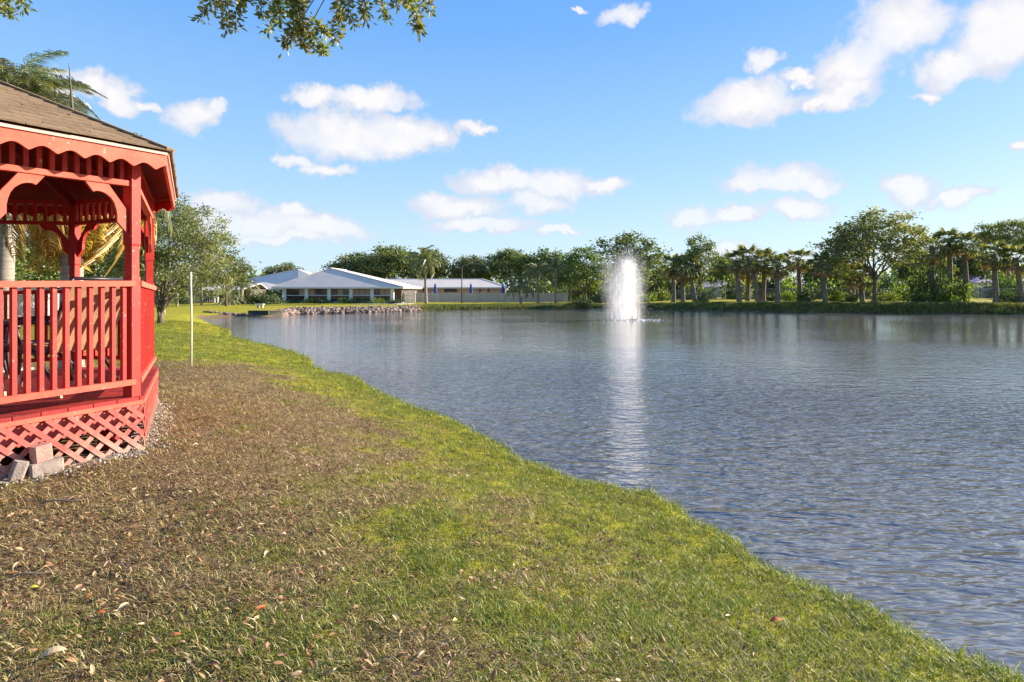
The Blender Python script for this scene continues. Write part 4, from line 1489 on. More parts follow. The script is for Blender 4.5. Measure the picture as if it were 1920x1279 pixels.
for a_, b_ in zip(colx[1:-1], colx[2:]):
    xa, xb = WX(a_, cy0) + 0.23, WX(b_, cy0) - 0.23
    wdw = link('window', None, club)
    wide = xb - xa
    zl, zh = CZ + 1.05, ev - 0.26
    npn = 3
    k0 = (colx.index(a_) * 2) % 3
    for k in range(npn):
        xc = xa + wide * (k + 0.5) / npn
        mm = M['blind'] if ((k + k0) % 3 == 1 or a_ > 650) and not (a_ > 690 and k == 0) else M['glass']
        part('pane', MB().box(cl(xc, cy0 + 0.06, (zl + zh) / 2), (wide / npn - 0.05, 0.03, zh - zl)), mm, wdw)
        part('pane', MB().box(cl(xc, cy0 + 0.06, (CZ + 0.12 + zl) / 2 - 0.03), (wide / npn - 0.05, 0.03, zl - CZ - 0.2)), M['glass'], wdw)
    fm = MB()
    fm.box(cl((xa + xb) / 2, cy0 + 0.03, zl), (wide, 0.07, 0.09))
    fm.box(cl((xa + xb) / 2, cy0 + 0.03, CZ + 0.14), (wide, 0.07, 0.09))
    part('window_rail', fm, M['white'], wdw)
    mu = MB()
    for k in range(1, npn):
        mu.box(cl(xa + wide * k / npn, cy0 + 0.03, (CZ + zh) / 2), (0.05, 0.05, zh - CZ))
    part('mullion', mu, M['dark_pole'], wdw)
for px in (516, 519):
    part('eave_bracket', MB().beam(cl(WX(px, 77.5), 77.5, ev - 0.25), cl(WX(px + 7, 77.5), 77.5, ev - 0.75), 0.08, 0.1), M['white'], club)

# side wing of the clubhouse
wx0, wx1, wy0, wy1 = WX(432, 87), WX(640, 87), 87.5, 104.0
wing = thing('clubhouse_wing', 'lower white-roofed wing behind the clubhouse and its hedge', 'building', (wx0, wy0, CZ))


def wl(x, y, z):
    return (x - wx0, y - wy0, z - CZ)


wev = EYE + (HOR - 541) / F * 87
wa = (WX(559, 92), 92.0, EYE + (HOR - 505) / F * 92)
wb = (WX(463, 96), 93.0, EYE + (HOR - 527) / F * 92)
wr = link('roof', None, wing)
quad_roof('roof_slope', [wl(wx0, wy0 - 0.6, wev), wl(WX(560, 87), wy0 - 0.6, wev), wl(*wa), wl(*wb)], wr, M['roof_white'])
quad_roof('roof_slope', [wl(WX(560, 87), wy0 - 0.6, wev), wl(wx1, wy0 - 0.6, wev), wl(*wa)], wr, M['roof_white'])
quad_roof('roof_slope', [wl(wx1, wy0 - 0.6, wev), wl(wx1, wy1, wev), wl(*wa)], wr, M['roof_white'])
quad_roof('roof_slope', [wl(wx1, wy1, wev), wl(wx0, wy1, wev), wl(*wb), wl(*wa)], wr, M['roof_white'])
quad_roof('roof_slope', [wl(wx0, wy1, wev), wl(wx0, wy0 - 0.6, wev), wl(*wb)], wr, M['roof_white'])
ridge_lines(wl(wa[0], wa[1], wa[2] + 0.05), wl(wb[0], wb[1], wb[2] + 0.05), wr)
part('fascia', MB().beam(wl(wx0, wy0 - 0.62, wev - 0.1), wl(wx1, wy0 - 0.62, wev - 0.1), 0.06, 0.2), M['white'], wing)
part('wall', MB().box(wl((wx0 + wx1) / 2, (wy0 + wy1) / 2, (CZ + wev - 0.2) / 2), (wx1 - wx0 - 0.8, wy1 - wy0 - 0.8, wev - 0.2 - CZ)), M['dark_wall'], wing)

# small bungalow beyond the lawn palms
hx0, hx1, hy0, hy1 = WX(358, 79), WX(455, 79), 79.0, 87.0
HZ = gz(hx0, hy0)
bung = thing('bungalow', 'small bungalow with white roof and open porch behind the lawn palms', 'building', (hx0, hy0, HZ))


def bl(x, y, z):
    return (x - hx0, y - hy0, z - HZ)


hev = EYE + (HOR - 543) / F * 79
hr = EYE + (HOR - 531) / F * 82
br = link('roof', None, bung)
xm0, xm1 = hx0 + 3.0, hx1 + 1.0
quad_roof('roof_slope', [bl(hx0 - 0.5, hy0 - 0.5, hev - 0.25), bl(hx1, hy0 - 0.5, hev), bl(xm1, hy0 + 3.5, hr), bl(xm0, hy0 + 3.5, hr)], br, M['roof_white'])
quad_roof('roof_slope', [bl(hx0 - 0.5, hy1 + 0.5, hev - 0.25), bl(hx0 - 0.5, hy0 - 0.5, hev - 0.25), bl(xm0, hy0 + 3.5, hr)], br, M['roof_white'])
quad_roof('roof_slope', [bl(hx1, hy1 + 0.5, hev), bl(hx0 - 0.5, hy1 + 0.5, hev - 0.25), bl(xm0, hy0 + 3.5, hr), bl(xm1, hy0 + 3.5, hr)], br, M['roof_white'])
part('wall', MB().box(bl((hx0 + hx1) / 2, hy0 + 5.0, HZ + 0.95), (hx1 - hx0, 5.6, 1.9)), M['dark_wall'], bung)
for px in (366, 402, 408, 448):
    part('porch_post', MB().box(bl(WX(px, hy0), hy0, HZ + 0.95), (0.16, 0.16, 1.95)), M['white'], bung)
for px in (384, 392, 425):
    w_ = link('window', None, bung)
    part('frame', MB().box(bl(WX(px, 81), hy0 + 2.17, HZ + 1.1), (0.95, 0.06, 1.3)), M['white'], w_)
    part('pane', MB().box(bl(WX(px, 81), hy0 + 2.13, HZ + 1.1), (0.78, 0.05, 1.1)), M['glass'], w_)
part('porch_rail', MB().beam(bl(WX(368, hy0), hy0, HZ + 0.8), bl(WX(402, hy0), hy0, HZ + 0.8), 0.06, 0.08), M['grey_fence'], bung)
for k in range(9):
    x = WX(369 + k * 4, hy0)
    part('porch_baluster', MB().box(bl(x, hy0, HZ + 0.45), (0.06, 0.05, 0.7)), M['grey_fence'], bung)

# long building past the clubhouse
lx0, lx1, ly0, ly1 = WX(730, 95), WX(948, 95), 95.0, 104.0
LZ = gz(lx0, ly0)
lod = thing('long_building', 'long low building with white roof and salmon wall behind the grey fence', 'building', (lx0, ly0, LZ))


def ll_(x, y, z):
    return (x - lx0, y - ly0, z - LZ)


lev = EYE + (HOR - 538.5) / F * 94.5
lrz = EYE + (HOR - 523) / F * 99
lr = link('roof', None, lod)
rx0, rx1 = lx0 - 1.5, WX(903, 99)
quad_roof('roof_slope', [ll_(lx0 - 2, ly0 - 0.6, lev), ll_(lx1 + 0.6, ly0 - 0.6, lev), ll_(rx1, 99, lrz), ll_(rx0, 99, lrz)], lr, M['roof_white'])
quad_roof('roof_slope', [ll_(lx1 + 0.6, ly0 - 0.6, lev), ll_(lx1 + 0.6, ly1 + 0.6, lev), ll_(rx1, 99, lrz)], lr, M['roof_white'])
quad_roof('roof_slope', [ll_(lx1 + 0.6, ly1 + 0.6, lev), ll_(lx0 - 2, ly1 + 0.6, lev), ll_(rx0, 99, lrz), ll_(rx1, 99, lrz)], lr, M['roof_white'])
ridge_lines(ll_(rx0, 99, lrz + 0.04), ll_(rx1, 99, lrz + 0.04), lr)
ridge_lines(ll_(rx1, 99, lrz + 0.04), ll_(lx1 + 0.6, ly0 - 0.6, lev + 0.04), lr)
part('fascia', MB().beam(ll_(lx0 - 2, ly0 - 0.62, lev - 0.1), ll_(lx1 + 0.6, ly0 - 0.62, lev - 0.1), 0.06, 0.22), M['white'], lod)
part('wall', MB().box(ll_((lx0 + lx1) / 2, (ly0 + ly1) / 2, (LZ + lev - 0.2) / 2), (lx1 - lx0, ly1 - ly0, lev - 0.2 - LZ)), M['tan_wall'], lod)
for px, wpx in ((764, 8), (795, 3), (845, 24), (900, 4), (916, 4)):
    w_ = link('window', None, lod)
    x = WX(px, ly0)
    part('frame', MB().box(ll_(x, ly0 - 0.02, LZ + 1.75), (wpx / F * 95 + 0.16, 0.06, 0.72)), M['tan_wall'], w_)
    part('pane', MB().box(ll_(x, ly0 - 0.05, LZ + 1.75), (wpx / F * 95, 0.06, 0.6)), M['dark_wall'] if wpx > 10 else M['glass'], w_)
    if wpx > 10:
        part('lintel', MB().box(ll_(x, ly0 - 0.04, LZ + 2.12), (wpx / F * 95 + 0.2, 0.1, 0.1)), M['tan_wall'], w_)


# fences
def board_fence(label, pa, pb, h, m, bay=2.4, board=0.3, group=None, zb=None):
    ax, ay = pa
    bx_, by_ = pb
    L = math.hypot(bx_ - ax, by_ - ay)
    ang = math.atan2(by_ - ay, bx_ - ax)
    z0 = gz(ax, ay) if zb is None else zb
    t = thing('board_fence', label, 'fence', (ax, ay, z0), ang, group)
    n = max(1, int(round(L / bay)))
    pm = MB().box((0, 0, h / 2), (0.12, 0.12, h + 0.12)).mesh('fence_post', m)
    for k in range(n + 1):
        link('fence_post', pm, t, (L * k / n, 0.0, 0))
    nb = max(1, int(bay / board))
    bm_ = MB().box((0, 0, h / 2), (L / n / nb - 0.012, 0.03, h - 0.06)).mesh('fence_board', m)
    cnt = 0
    for k in range(n):
        for j in range(nb):
            u = L / n * (k + (j + 0.5) / nb)
            if abs(u - L * k / n) < 0.02:
                continue
            link('fence_board', bm_, t, (u, -0.04 + 0.003 * ((j % 2) * 2 - 1), random.uniform(-0.02, 0.02)))
            cnt += 1
    part('fence_rail', MB().box((L / 2, 0.03, h * 0.8), (L, 0.06, 0.1)).box((L / 2, 0.03, h * 0.25), (L, 0.06, 0.1)), m, t)
    return t


board_fence('long grey board fence in front of the salmon building', (WX(779, 82), 82.0), (WX(1064, 82), 82.0), EYE + (HOR - 549) / F * 82 - gz(WX(850, 82), 82), M['grey_fence'], 2.4, 0.4)
board_fence('grey board fence below the lavender roof beyond the palms', (WX(1318, 99), 99.0), (WX(1400, 99), 99.0), 1.75, M['grey_fence'], 2.4, 0.4)
board_fence('grey board fence seen through the gap before the last palms', (WX(1812, 92), 92.0), (WX(1885, 92), 92.0), 1.7, M['grey_fence'], 2.4, 0.4)
board_fence('grey fence piece beyond the dark bank shrub', (WX(1075, 98), 98.0), (WX(1160, 98), 98.0), 1.7, M['grey_fence'], 2.4, 0.4)

# chain-link fence behind the far bank
clx = [(WX(1195, 80), 80.0), (WX(1360, 74), 74.0), (WX(1560, 72), 72.0), (WX(1760, 70), 70.0), (WX(1990, 66), 66.0)]
chain = thing('chain_link_fence', 'thin chain-link fence on posts behind the cabbage palms', 'fence', (clx[0][0], clx[0][1], gz(*clx[0])))
mesh_mb, rail_mb = MB(), MB()
z0 = gz(*clx[0])
for (a_, b_) in zip(clx[:-1], clx[1:]):
    L = math.hypot(b_[0] - a_[0], b_[1] - a_[1])
    n = int(L / 3)
    dx, dy = (b_[0] - a_[0]) / L, (b_[1] - a_[1]) / L

    def cp(u, z):
        return (a_[0] + dx * u - clx[0][0], a_[1] + dy * u - clx[0][1], z)
    for k in range(n):
        u = L * k / n
        g = gz(a_[0] + dx * u, a_[1] + dy * u) - z0
        part('fence_post', MB().tube([cp(u, g - 0.1), cp(u, g + 1.5)], 0.035, 6), M['metal'], chain)
    rail_mb.tube([cp(0, gz(*a_) - z0 + 1.45), cp(L, gz(*b_) - z0 + 1.45)], 0.022, 5)
    u = -1.4
    while u < L:
        for sg in (0, 1):
            ua, ub = (u, u + 1.4) if sg == 0 else (u + 1.4, u)
            if min(ua, ub) > 0 and max(ua, ub) < L:
                p, q = cp(ua, gz(*a_) - z0 + 0.03), cp(ub, gz(*a_) - z0 + 1.43)
                w = 0.006
                mesh_mb.add([(p[0] - w, p[1], p[2]), (p[0] + w, p[1], p[2]), (q[0] + w, q[1], q[2]), (q[0] - w, q[1], q[2])], [(0, 1, 2, 3)])
        u += 0.14
part('top_rail', rail_mb, M['metal'], chain)
cm_ = part('wire_mesh', mesh_mb, M['metal'], chain)
cm_['kind'] = 'stuff'

# house with a lavender roof far behind the palms
vx0, vx1 = WX(1318, 108), WX(1396, 108)
VZ = gz(vx0, 108)
lav = thing('house', 'small house with lavender gabled roof far behind the cabbage palms', 'house', (vx0, 108, VZ))
vr = link('roof', None, lav)
ve, vp = EYE + (HOR - 537) / F * 108 - VZ, EYE + (HOR - 524) / F * 112 - VZ
wv = vx1 - vx0
quad_roof('roof_slope', [(-0.5, -0.5, ve - .1), (wv + 0.5, -0.5, ve - .1), (wv * 0.55, 4, vp), (wv * 0.30, 4, vp)], vr, M['lavender'])
quad_roof('roof_slope', [(wv + 0.5, 8.5, ve - .1), (-0.5, 8.5, ve - .1), (wv * 0.30, 4, vp), (wv * 0.55, 4, vp)], vr, M['lavender'])
quad_roof('roof_slope', [(-0.5, 8.5, ve - .1), (-0.5, -0.5, ve - .1), (wv * 0.30, 4, vp)], vr, M['lavender'])
quad_roof('roof_slope', [(wv + 0.5, -0.5, ve - .1), (wv + 0.5, 8.5, ve - .1), (wv * 0.55, 4, vp)], vr, M['lavender'])
part('wall', MB().box((wv / 2, 4, ve / 2 - 0.1), (wv, 8, ve - 0.2)), M['shed'], lav)
for u in (0.25, 0.7):
    w_ = link('window', None, lav)
    part('frame', MB().box((wv * u, -0.03, ve * 0.55), (1.3, 0.06, 1.1)), M['white'], w_)
    part('pane', MB().box((wv * u, -0.07, ve * 0.55), (1.1, 0.05, 0.9)), M['glass'], w_)


def small_house(label, px, d, wpx, eave, ridge, wallm, roofm):
    x = WX(px, d)
    g = gz(x, d)
    w = wpx / F * d
    t = thing('house', label, 'house', (x, d, g))
    e, r = EYE + (HOR - eave) / F * d - g, EYE + (HOR - ridge) / F * (d + 3) - g
    part('wall', MB().box((0, 3, e / 2), (w, 6, e)), wallm, t)
    rr = link('roof', None, t)
    quad_roof('roof_slope', [(-w / 2 - .4, -.4, e), (w / 2 + .4, -.4, e), (w / 2 + .4, 3, r), (-w / 2 - .4, 3, r)], rr, roofm)
    quad_roof('roof_slope', [(w / 2 + .4, 6.4, e), (-w / 2 - .4, 6.4, e), (-w / 2 - .4, 3, r), (w / 2 + .4, 3, r)], rr, roofm)
    for u in (-0.22, 0.22):
        w_ = link('window', None, t)
        part('frame', MB().box((w * u, -0.03, e * 0.55), (1.1, 0.06, 1.0)), M['white'], w_)
        part('pane', MB().box((w * u, -0.07, e * 0.55), (0.95, 0.05, 0.85)), M['glass'], w_)


small_house('pale house glimpsed beyond the thick cabbage palm trunk', 1482, 104, 60, 533, 520, M['shed'], M['roof_white'])
small_house('white house glimpsed behind the fence by the last palms', 1838, 106, 44, 530, 516, M['white'], M['lavender'])
small_house('grey utility building behind the gazebo floor', -30, 26, 90, 543, 533, M['shed'], M['grey_fence'])
small_house('pale house across the drive behind the gazebo', 90, 62, 130, 549, 540, M['white'], M['roof_white'])

# ------------------------------------------------------------------ street furniture and small things
d = 78.0
x = WX(866, d)
g = gz(x, d)
pole = thing('light_pole', 'slim dark light pole on the bank in front of the grey fence', 'lamp post', (x, d, g))
hp_ = EYE + (HOR - 498) / F * d - g
part('pole', MB().tube([(0, 0, -0.1), (0, 0, hp_)], [0.09, 0.06], 8), M['dark_pole'], pole, True)
part('lamp_head', MB().box((0.1, 0, hp_ + 0.04), (0.55, 0.22, 0.12)), M['dark_pole'], pole)

for k, (px, lab) in enumerate(((816, 'closed blue parasol just past the tall queen palm'), (883, 'closed blue parasol nearest the light pole'), (943, 'closed blue parasol at the end of the salmon building'))):
    d = 88.0
    x = WX(px, d)
    g = gz(x, d)
    t = thing('parasol', lab, 'parasol', (x, d, g), 0, 'closed blue parasols behind the grey fence')
    zt = EYE + (HOR - 531) / F * d - g
    part('pole', MB().tube([(0, 0, 0), (0, 0, zt + 0.1)], 0.035, 6), M['white'], t)
    part('canopy', MB().tube([(0, 0, zt - 1.75), (0, 0, zt - 1.5), (0, 0, zt - 0.9), (0, 0, zt - 0.35), (0, 0, zt)], [0.20, 0.26, 0.22, 0.16, 0.03], 8), M['blue'], t)
    part('base', MB().tube([(0, 0, 0), (0, 0, 0.1)], 0.3, 10), M['concrete'], t)

# white arched gate at the pool entry
d = 80.0
x0_ = WX(757, d)
g = gz(x0_, d)
gate = thing('garden_gate', 'white arched gate between the clubhouse and the grey fence', 'gate', (x0_, d, g))
gw = 21 / F * d
for u in (0, gw):
    part('gate_post', MB().box((u, 0, 0.75), (0.14, 0.14, 1.55)), M['white'], gate)
gm = MB()
th_ = np.linspace(0, PI, 11)
part('arch', MB().tube([(gw / 2 - gw / 2 * math.cos(a), 0, 1.45 + 0.25 * math.sin(a)) for a in th_], 0.05, 6), M['white'], gate)
pk = MB().box((0, 0, 0.7), (0.12, 0.03, 1.4)).mesh('picket', M['white'])
for k in range(8):
    link('picket', pk, gate, (gw * (k + 0.7) / 8.4, 0.02, 0.02))
part('gate_rail', MB().box((gw / 2, 0, 1.0), (gw, 0.05, 0.09)).box((gw / 2, 0, 0.35), (gw, 0.05, 0.09)), M['white'], gate)

# lawn stakes
def stake(label, px, base_py, top_py, d, r):
    x = WX(px, d)
    g = gz(x, d)
    t = thing('lawn_stake', label, 'stake', (x, d, g), 0, 'stakes on the lawn')
    h = EYE + (HOR - top_py) / F * d - g
    part('rod', MB().tube([(0, 0, -0.15), (0.006, 0, h * 0.5), (-0.01, 0, h)], r, 8), M['pvc'], t, True)
    part('cap', MB().tube([(-0.01, 0, h - 0.01), (-0.01, 0, h + 0.03)], [r * 1.25, r * 1.1], 8), M['white'], t)


stake('tall thin white rod planted in the lawn near the gazebo', 358.5, 697, 513, 10.6, 0.017)
stake('short white stake far down the lawn by the palms', 308.5, 583, 556, 40.0, 0.045)

# concrete bench, retaining wall and weir by the inlet
d = 56.0
x = WX(488, d)
bn = thing('garden_bench', 'small pale concrete bench on the lawn before the clubhouse', 'bench', (x, d, gz(x, d)))
part('slab', MB().box((0, 0, 0.36), (0.72, 0.34, 0.10)), M['white'], bn)
for s in (-1, 1):
    part('leg', MB().box((s * 0.2, 0, 0.15), (0.14, 0.26, 0.32)), M['concrete'], bn)
d = 44.6
t = thing('retaining_wall', 'low dark retaining wall at the inlet beside the pale weir', 'wall', (WX(485, d), d, 0))
for k in range(3):
    part('wall_panel', MB().box((-0.55 + k * 0.52, 0.02 * (k % 2), 0.14), (0.50, 0.14, 0.52)), M['slate'], t)
part('coping', MB().box((0, 0, 0.415), (1.62, 0.2, 0.04)), M['slate'], t)
t = thing('weir', 'pale concrete weir block between the dark wall and the riprap', 'weir', (WX(516, d), d, 0), R(26))
part('weir_body', MB().box((0, 0.05, 0.12), (0.88, 0.24, 0.58)), M['tan_block'], t)
part('weir_cap', MB().box((0, 0.03, 0.43), (0.96, 0.42, 0.05)), M['tan_block'], t)


def rock_mesh(seed):
    rng = np.random.default_rng(seed)
    # lumpy low-poly stone from a twelve-sided lattice of points
    v = []
    for z, r_ in ((-0.45, 0.55), (0.0, 1.0), (0.5, 0.6)):
        for k in range(5):
            a = 2 * PI * (k + 0.5 * (z == 0)) / 5
            rr = r_ * rng.uniform(0.75, 1.15) * 0.5
            v.append((math.cos(a) * rr, math.sin(a) * rr * rng.uniform(0.8, 1), z * rng.uniform(0.7, 1) * 0.7))
    q = []
    for l in range(2):
        for k in range(5):
            q.append((l * 5 + k, l * 5 + (k + 1) % 5, l * 5 + 5 + (k + 1) % 5, l * 5 + 5 + k))
    v += [tuple(np.mean(v[10:15], 0) + (0, 0, 0.06)), tuple(np.mean(v[:5], 0))]
    t = [(10 + k, 10 + (k + 1) % 5, 15) for k in range(5)] + [((k + 1) % 5, k, 16) for k in range(5)]
    return MB().add(v, q, t).mesh('stone', M['stone'])


ROCKS = [rock_mesh(300 + k) for k in range(5)]
# the shore between the weir and the tall queen palm
seg = SHORE[(SHORE[:, 1] > 40) & (SHORE[:, 0] < -9.0) & (SHORE[:, 0] > -19.2)]
seg = seg[np.argsort(seg[:, 0])]
rip = thing('riprap_bank', 'bank of tumbled riprap stones below the clubhouse', 'stone bank', (float(seg[0][0]), float(seg[0][1]), 0))
rl = np.concatenate([[0], np.cumsum(np.linalg.norm(np.diff(seg, axis=0), axis=1))])
ns = 0
u = 0.0
while u < rl[-1]:
    p = np.array((np.interp(u, rl, seg[:, 0]), np.interp(u, rl, seg[:, 1])))
    for row in range(5):
        off = -0.15 + row * 0.42 + random.uniform(-0.12, 0.12)
        q = p + np.array((random.uniform(-0.15, 0.15) - 0.17 * off, off))
        if 960 + q[0] / q[1] * F < 524:
            continue
        s = random.uniform(0.34, 0.6)
        z = max(0.0, gz(q[0], q[1])) + 0.04 + 0.02 * row
        link('stone', ROCKS[random.randrange(5)], rip, (q[0] - seg[0][0], q[1] - seg[0][1], z), (random.uniform(-.5, .5), random.uniform(-.5, .5), random.uniform(0, 6)), (s * 1.25, s, s * 0.9))
        ns += 1
    u += 0.26
# fewer stones on the muddy shore of the inlet
muds = thing('shore_stones', 'scattered brown stones along the muddy edge of the inlet', 'stones', (WX(430, 44), 44, 0))
for k in range(46):
    px = random.uniform(376, 466)
    dd_ = 44 + random.uniform(-0.2, 0.5)
    x = WX(px, dd_)
    yy = dd_ + 0.2
    for _ in range(14):
        if float(shore_dist([x], [yy])[0]) > 0.05:
            break
        yy += 0.12
    s = random.uniform(0.16, 0.36)
    link('stone', ROCKS[k % 5], muds, (x - WX(430, 44), yy - 44, gz(x, yy) + 0.03), (random.uniform(-.5, .5), random.uniform(-.5, .5), random.uniform(0, 6)), (s * 1.3, s, s * 0.8))

# path and drive behind the gazebo
def strip_ground(name, label, line, w, m, lift=0.02, kind='structure'):
    b = MB()
    ln = np.array(line, float)
    n = 24
    t = np.linspace(0, len(ln) - 1, n)
    cx = np.interp(t, np.arange(len(ln)), ln[:, 0])
    cy = np.interp(t, np.arange(len(ln)), ln[:, 1])
    tx, ty = np.gradient(cx), np.gradient(cy)
    l = np.hypot(tx, ty)
    nx_, ny_ = -ty / l, tx / l
    A = np.stack([cx + nx_ * w / 2, cy + ny_ * w / 2], 1)
    B_ = np.stack([cx - nx_ * w / 2, cy - ny_ * w / 2], 1)
    za = height(A[:, 0], A[:, 1]) + lift
    zb = height(B_[:, 0], B_[:, 1]) + lift
    b.strip(np.column_stack([A, za]), np.column_stack([B_, zb]), (0, 0, -0.12))
    tag(link(name, b.mesh(name, m)), label, None, None, kind)


strip_ground('path', 'pale concrete path behind the gazebo', [(-8.6, 9.4), (-13, 10.2), (-20, 11.2), (-40, 13)], 1.4, M['concrete'], 0.05)
strip_ground('driveway', 'asphalt drive beyond the gazebo', [(-30.5, 40), (-40, 41), (-55, 43), (-110, 48)], 5.0, M['asphalt'], 0.03)
strip_ground('walkway', 'pale concrete walk in front of the clubhouse', [(WX(660, 70.5), 70.5), (WX(700, 70.5), 70.5), (WX(740, 71), 71), (WX(770, 76), 76)], 1.5, M['concrete'], 0.05)

# ------------------------------------------------------------------ fountain
FXp, FYp = WX(1186, 38.8), 38.8
ft = thing('fountain', 'floating pond fountain throwing a tall white plume of spray', 'fountain', (FXp, FYp, 0))
part('float', MB().tube([(0, 0, -0.06), (0, 0, 0.05), (0, 0, 0.07)], [0.5, 0.48, 0.3], 16), M['black'], ft, True)
part('nozzle', MB().tube([(0, 0, 0.05), (0, 0, 0.22)], [0.10, 0.06], 10), M['metal'], ft, True)


def water_white():
    m = bpy.data.materials.new('white_water')
    m.use_nodes = True
    T = NT(m.node_tree)
    p = T.n['Principled BSDF']
    p.inputs['Base Color'].default_value = (0.86, 0.86, 0.88, 1)
    p.inputs['Roughness'].default_value = 0.4
    p.inputs['Subsurface Weight'].default_value = 0.0
    return m


def spray_mat():
    m = bpy.data.materials.new('spray_mist')
    m.use_nodes = True
    T = NT(m.node_tree)
    T.n.clear()
    out = T.add('ShaderNodeOutputMaterial')
    vol = T.add('ShaderNodeVolumePrincipled')
    vol.inputs['Color'].default_value = (0.97, 0.96, 0.97, 1)
    vol.inputs['Anisotropy'].default_value = 0.25
    T.l.new(vol.outputs[0], out.inputs['Volume'])
    tc = T.add('ShaderNodeTexCoord')
    sp = T.add('ShaderNodeSeparateXYZ')
    T.l.new(tc.outputs['Object'], sp.inputs[0])
    X, Y, Z = sp.outputs
    # plume axis drifts with the wind, density falls off from a bright core
    zn = T.math('DIVIDE', Z, 4.7)
    axis_ = T.math('MULTIPLY', T.math('POWER', T.math('MAXIMUM', zn, 0.001), 1.3), -0.42)
    dx = T.math('SUBTRACT', X, axis_)
    # jets: a narrow core that widens upward
    rj = T.math('SQRT', T.math('ADD', T.math('MULTIPLY', dx, dx), T.math('MULTIPLY', Y, Y)))
    wj = T.math('MULTIPLY_ADD', zn, 0.85, 0.07)
    core = T.math('POWER', T.math('MAXIMUM', T.math('SUBTRACT', 1.0, T.math('DIVIDE', rj, wj)), 0.0), 1.6)
    core = T.math('MULTIPLY', core, T.smooth(zn, 1.0, 0.70))
    zr = T.math('ADD', zn, T.math('MULTIPLY', T.math('SUBTRACT', T.noise(T.vmath('MULTIPLY', tc.outputs['Object'], (1.6, 1.6, 0.5)), 2.5, 4, 0.6), 0.5), 0.7))
    core = T.math('MULTIPLY', core, T.smooth(zr, 1.0, 0.75))
    # falling veil, carried downwind
    dx2 = T.math('ADD', X, T.math('MULTIPLY_ADD', zn, 0.15, 0.55))
    rv = T.math('SQRT', T.math('ADD', T.math('MULTIPLY', dx2, dx2), T.math('MULTIPLY', Y, Y)))
    veil = T.math('MAXIMUM', T.math('SUBTRACT', 1.0, T.math('DIVIDE', rv, T.math('MULTIPLY_ADD', zn, 0.50, 1.6))), 0.0)
    veil = T.math('MULTIPLY', T.math('POWER', veil, 1.8), T.smooth(zr, 1.0, 0.25))
    st = T.vmath('MULTIPLY', tc.outputs['Object'], (3.0, 3.0, 0.55))
    n1 = T.smooth(T.noise(st, 2.2, 6, 0.65), 0.36, 0.72)
    den = T.math('ADD', T.math('MULTIPLY', core, 4.5), T.math('MULTIPLY', T.math('MULTIPLY', veil, n1), 4.5))
    den = T.math('MULTIPLY', den, T.math('MULTIPLY_ADD', n1, 0.9, 0.35))
    T.l.new(den, vol.inputs['Density'])
    return m


sm_ = MB().tube([(-0.55, 0, 0.02), (-0.55, 0, 0.3), (-0.52, 0, 1.5), (-0.5, 0, 3.0), (-0.5, 0, 4.2), (-0.5, 0, 4.9)], [1.7, 1.8, 1.95, 2.1, 2.2, 1.7], 24)
sp_ = part('spray', sm_, spray_mat(), ft)
sp_['kind'] = 'stuff'
rng = np.random.default_rng(5)
n = 5000
b = MB()
hh = rng.random(n)
tt = rng.random(n)
vz = np.sqrt(2 * 9.8 * 4.9 * rng.uniform(0.35, 1.06, n))
tm = tt * 2 * vz / 9.8
a = rng.uniform(0, 2 * PI, n)
sp0 = np.abs(rng.normal(0, 0.75, n))
pos = np.stack([np.cos(a) * sp0 * tm - 0.20 * tm ** 1.6, np.sin(a) * sp0 * tm, 0.2 + vz * tm - 4.9 * tm * tm], 1)
vel = unit(np.stack([np.cos(a) * sp0 - 0.35, np.sin(a) * sp0, vz - 9.8 * tm], 1))
ok = pos[:, 2] > 0.02
b.leaves(pos[ok], vel[ok], rng.uniform(0.04, 0.12, ok.sum()), rng.uniform(0.010, 0.022, ok.sum()), rng)
dr = part('droplets', b, water_white(), ft)
dr['kind'] = 'stuff'
b = MB()
n = 700
a = rng.uniform(0, 2 * PI, n)
r_ = np.abs(rng.normal(0, 0.75, n))
pos = np.stack([np.cos(a) * r_ * 1.3 + 0.1, np.sin(a) * r_ * 1.0, 0.004 + np.abs(rng.normal(0, 0.012, n))], 1)
b.leaves(pos, unit(rng.normal(size=(n, 3)) * (1, 1, 0.5)), rng.uniform(0.04, 0.14, n), rng.uniform(0.03, 0.06, n), rng)
fo = part('splash', b, water_white(), ft)
fo['kind'] = 'stuff'

# ------------------------------------------------------------------ overhanging oak
oak = thing('oak_tree', 'oak reaching over the camera, its leafy twigs hanging into the sky', 'tree', (-2.6, -2.4, gz(-2.6, -2.4)))
oz = gz(-2.6, -2.4)


def ok_(p):
    return np.array((p[0] + 2.6, p[1] + 2.4, p[2] - oz))


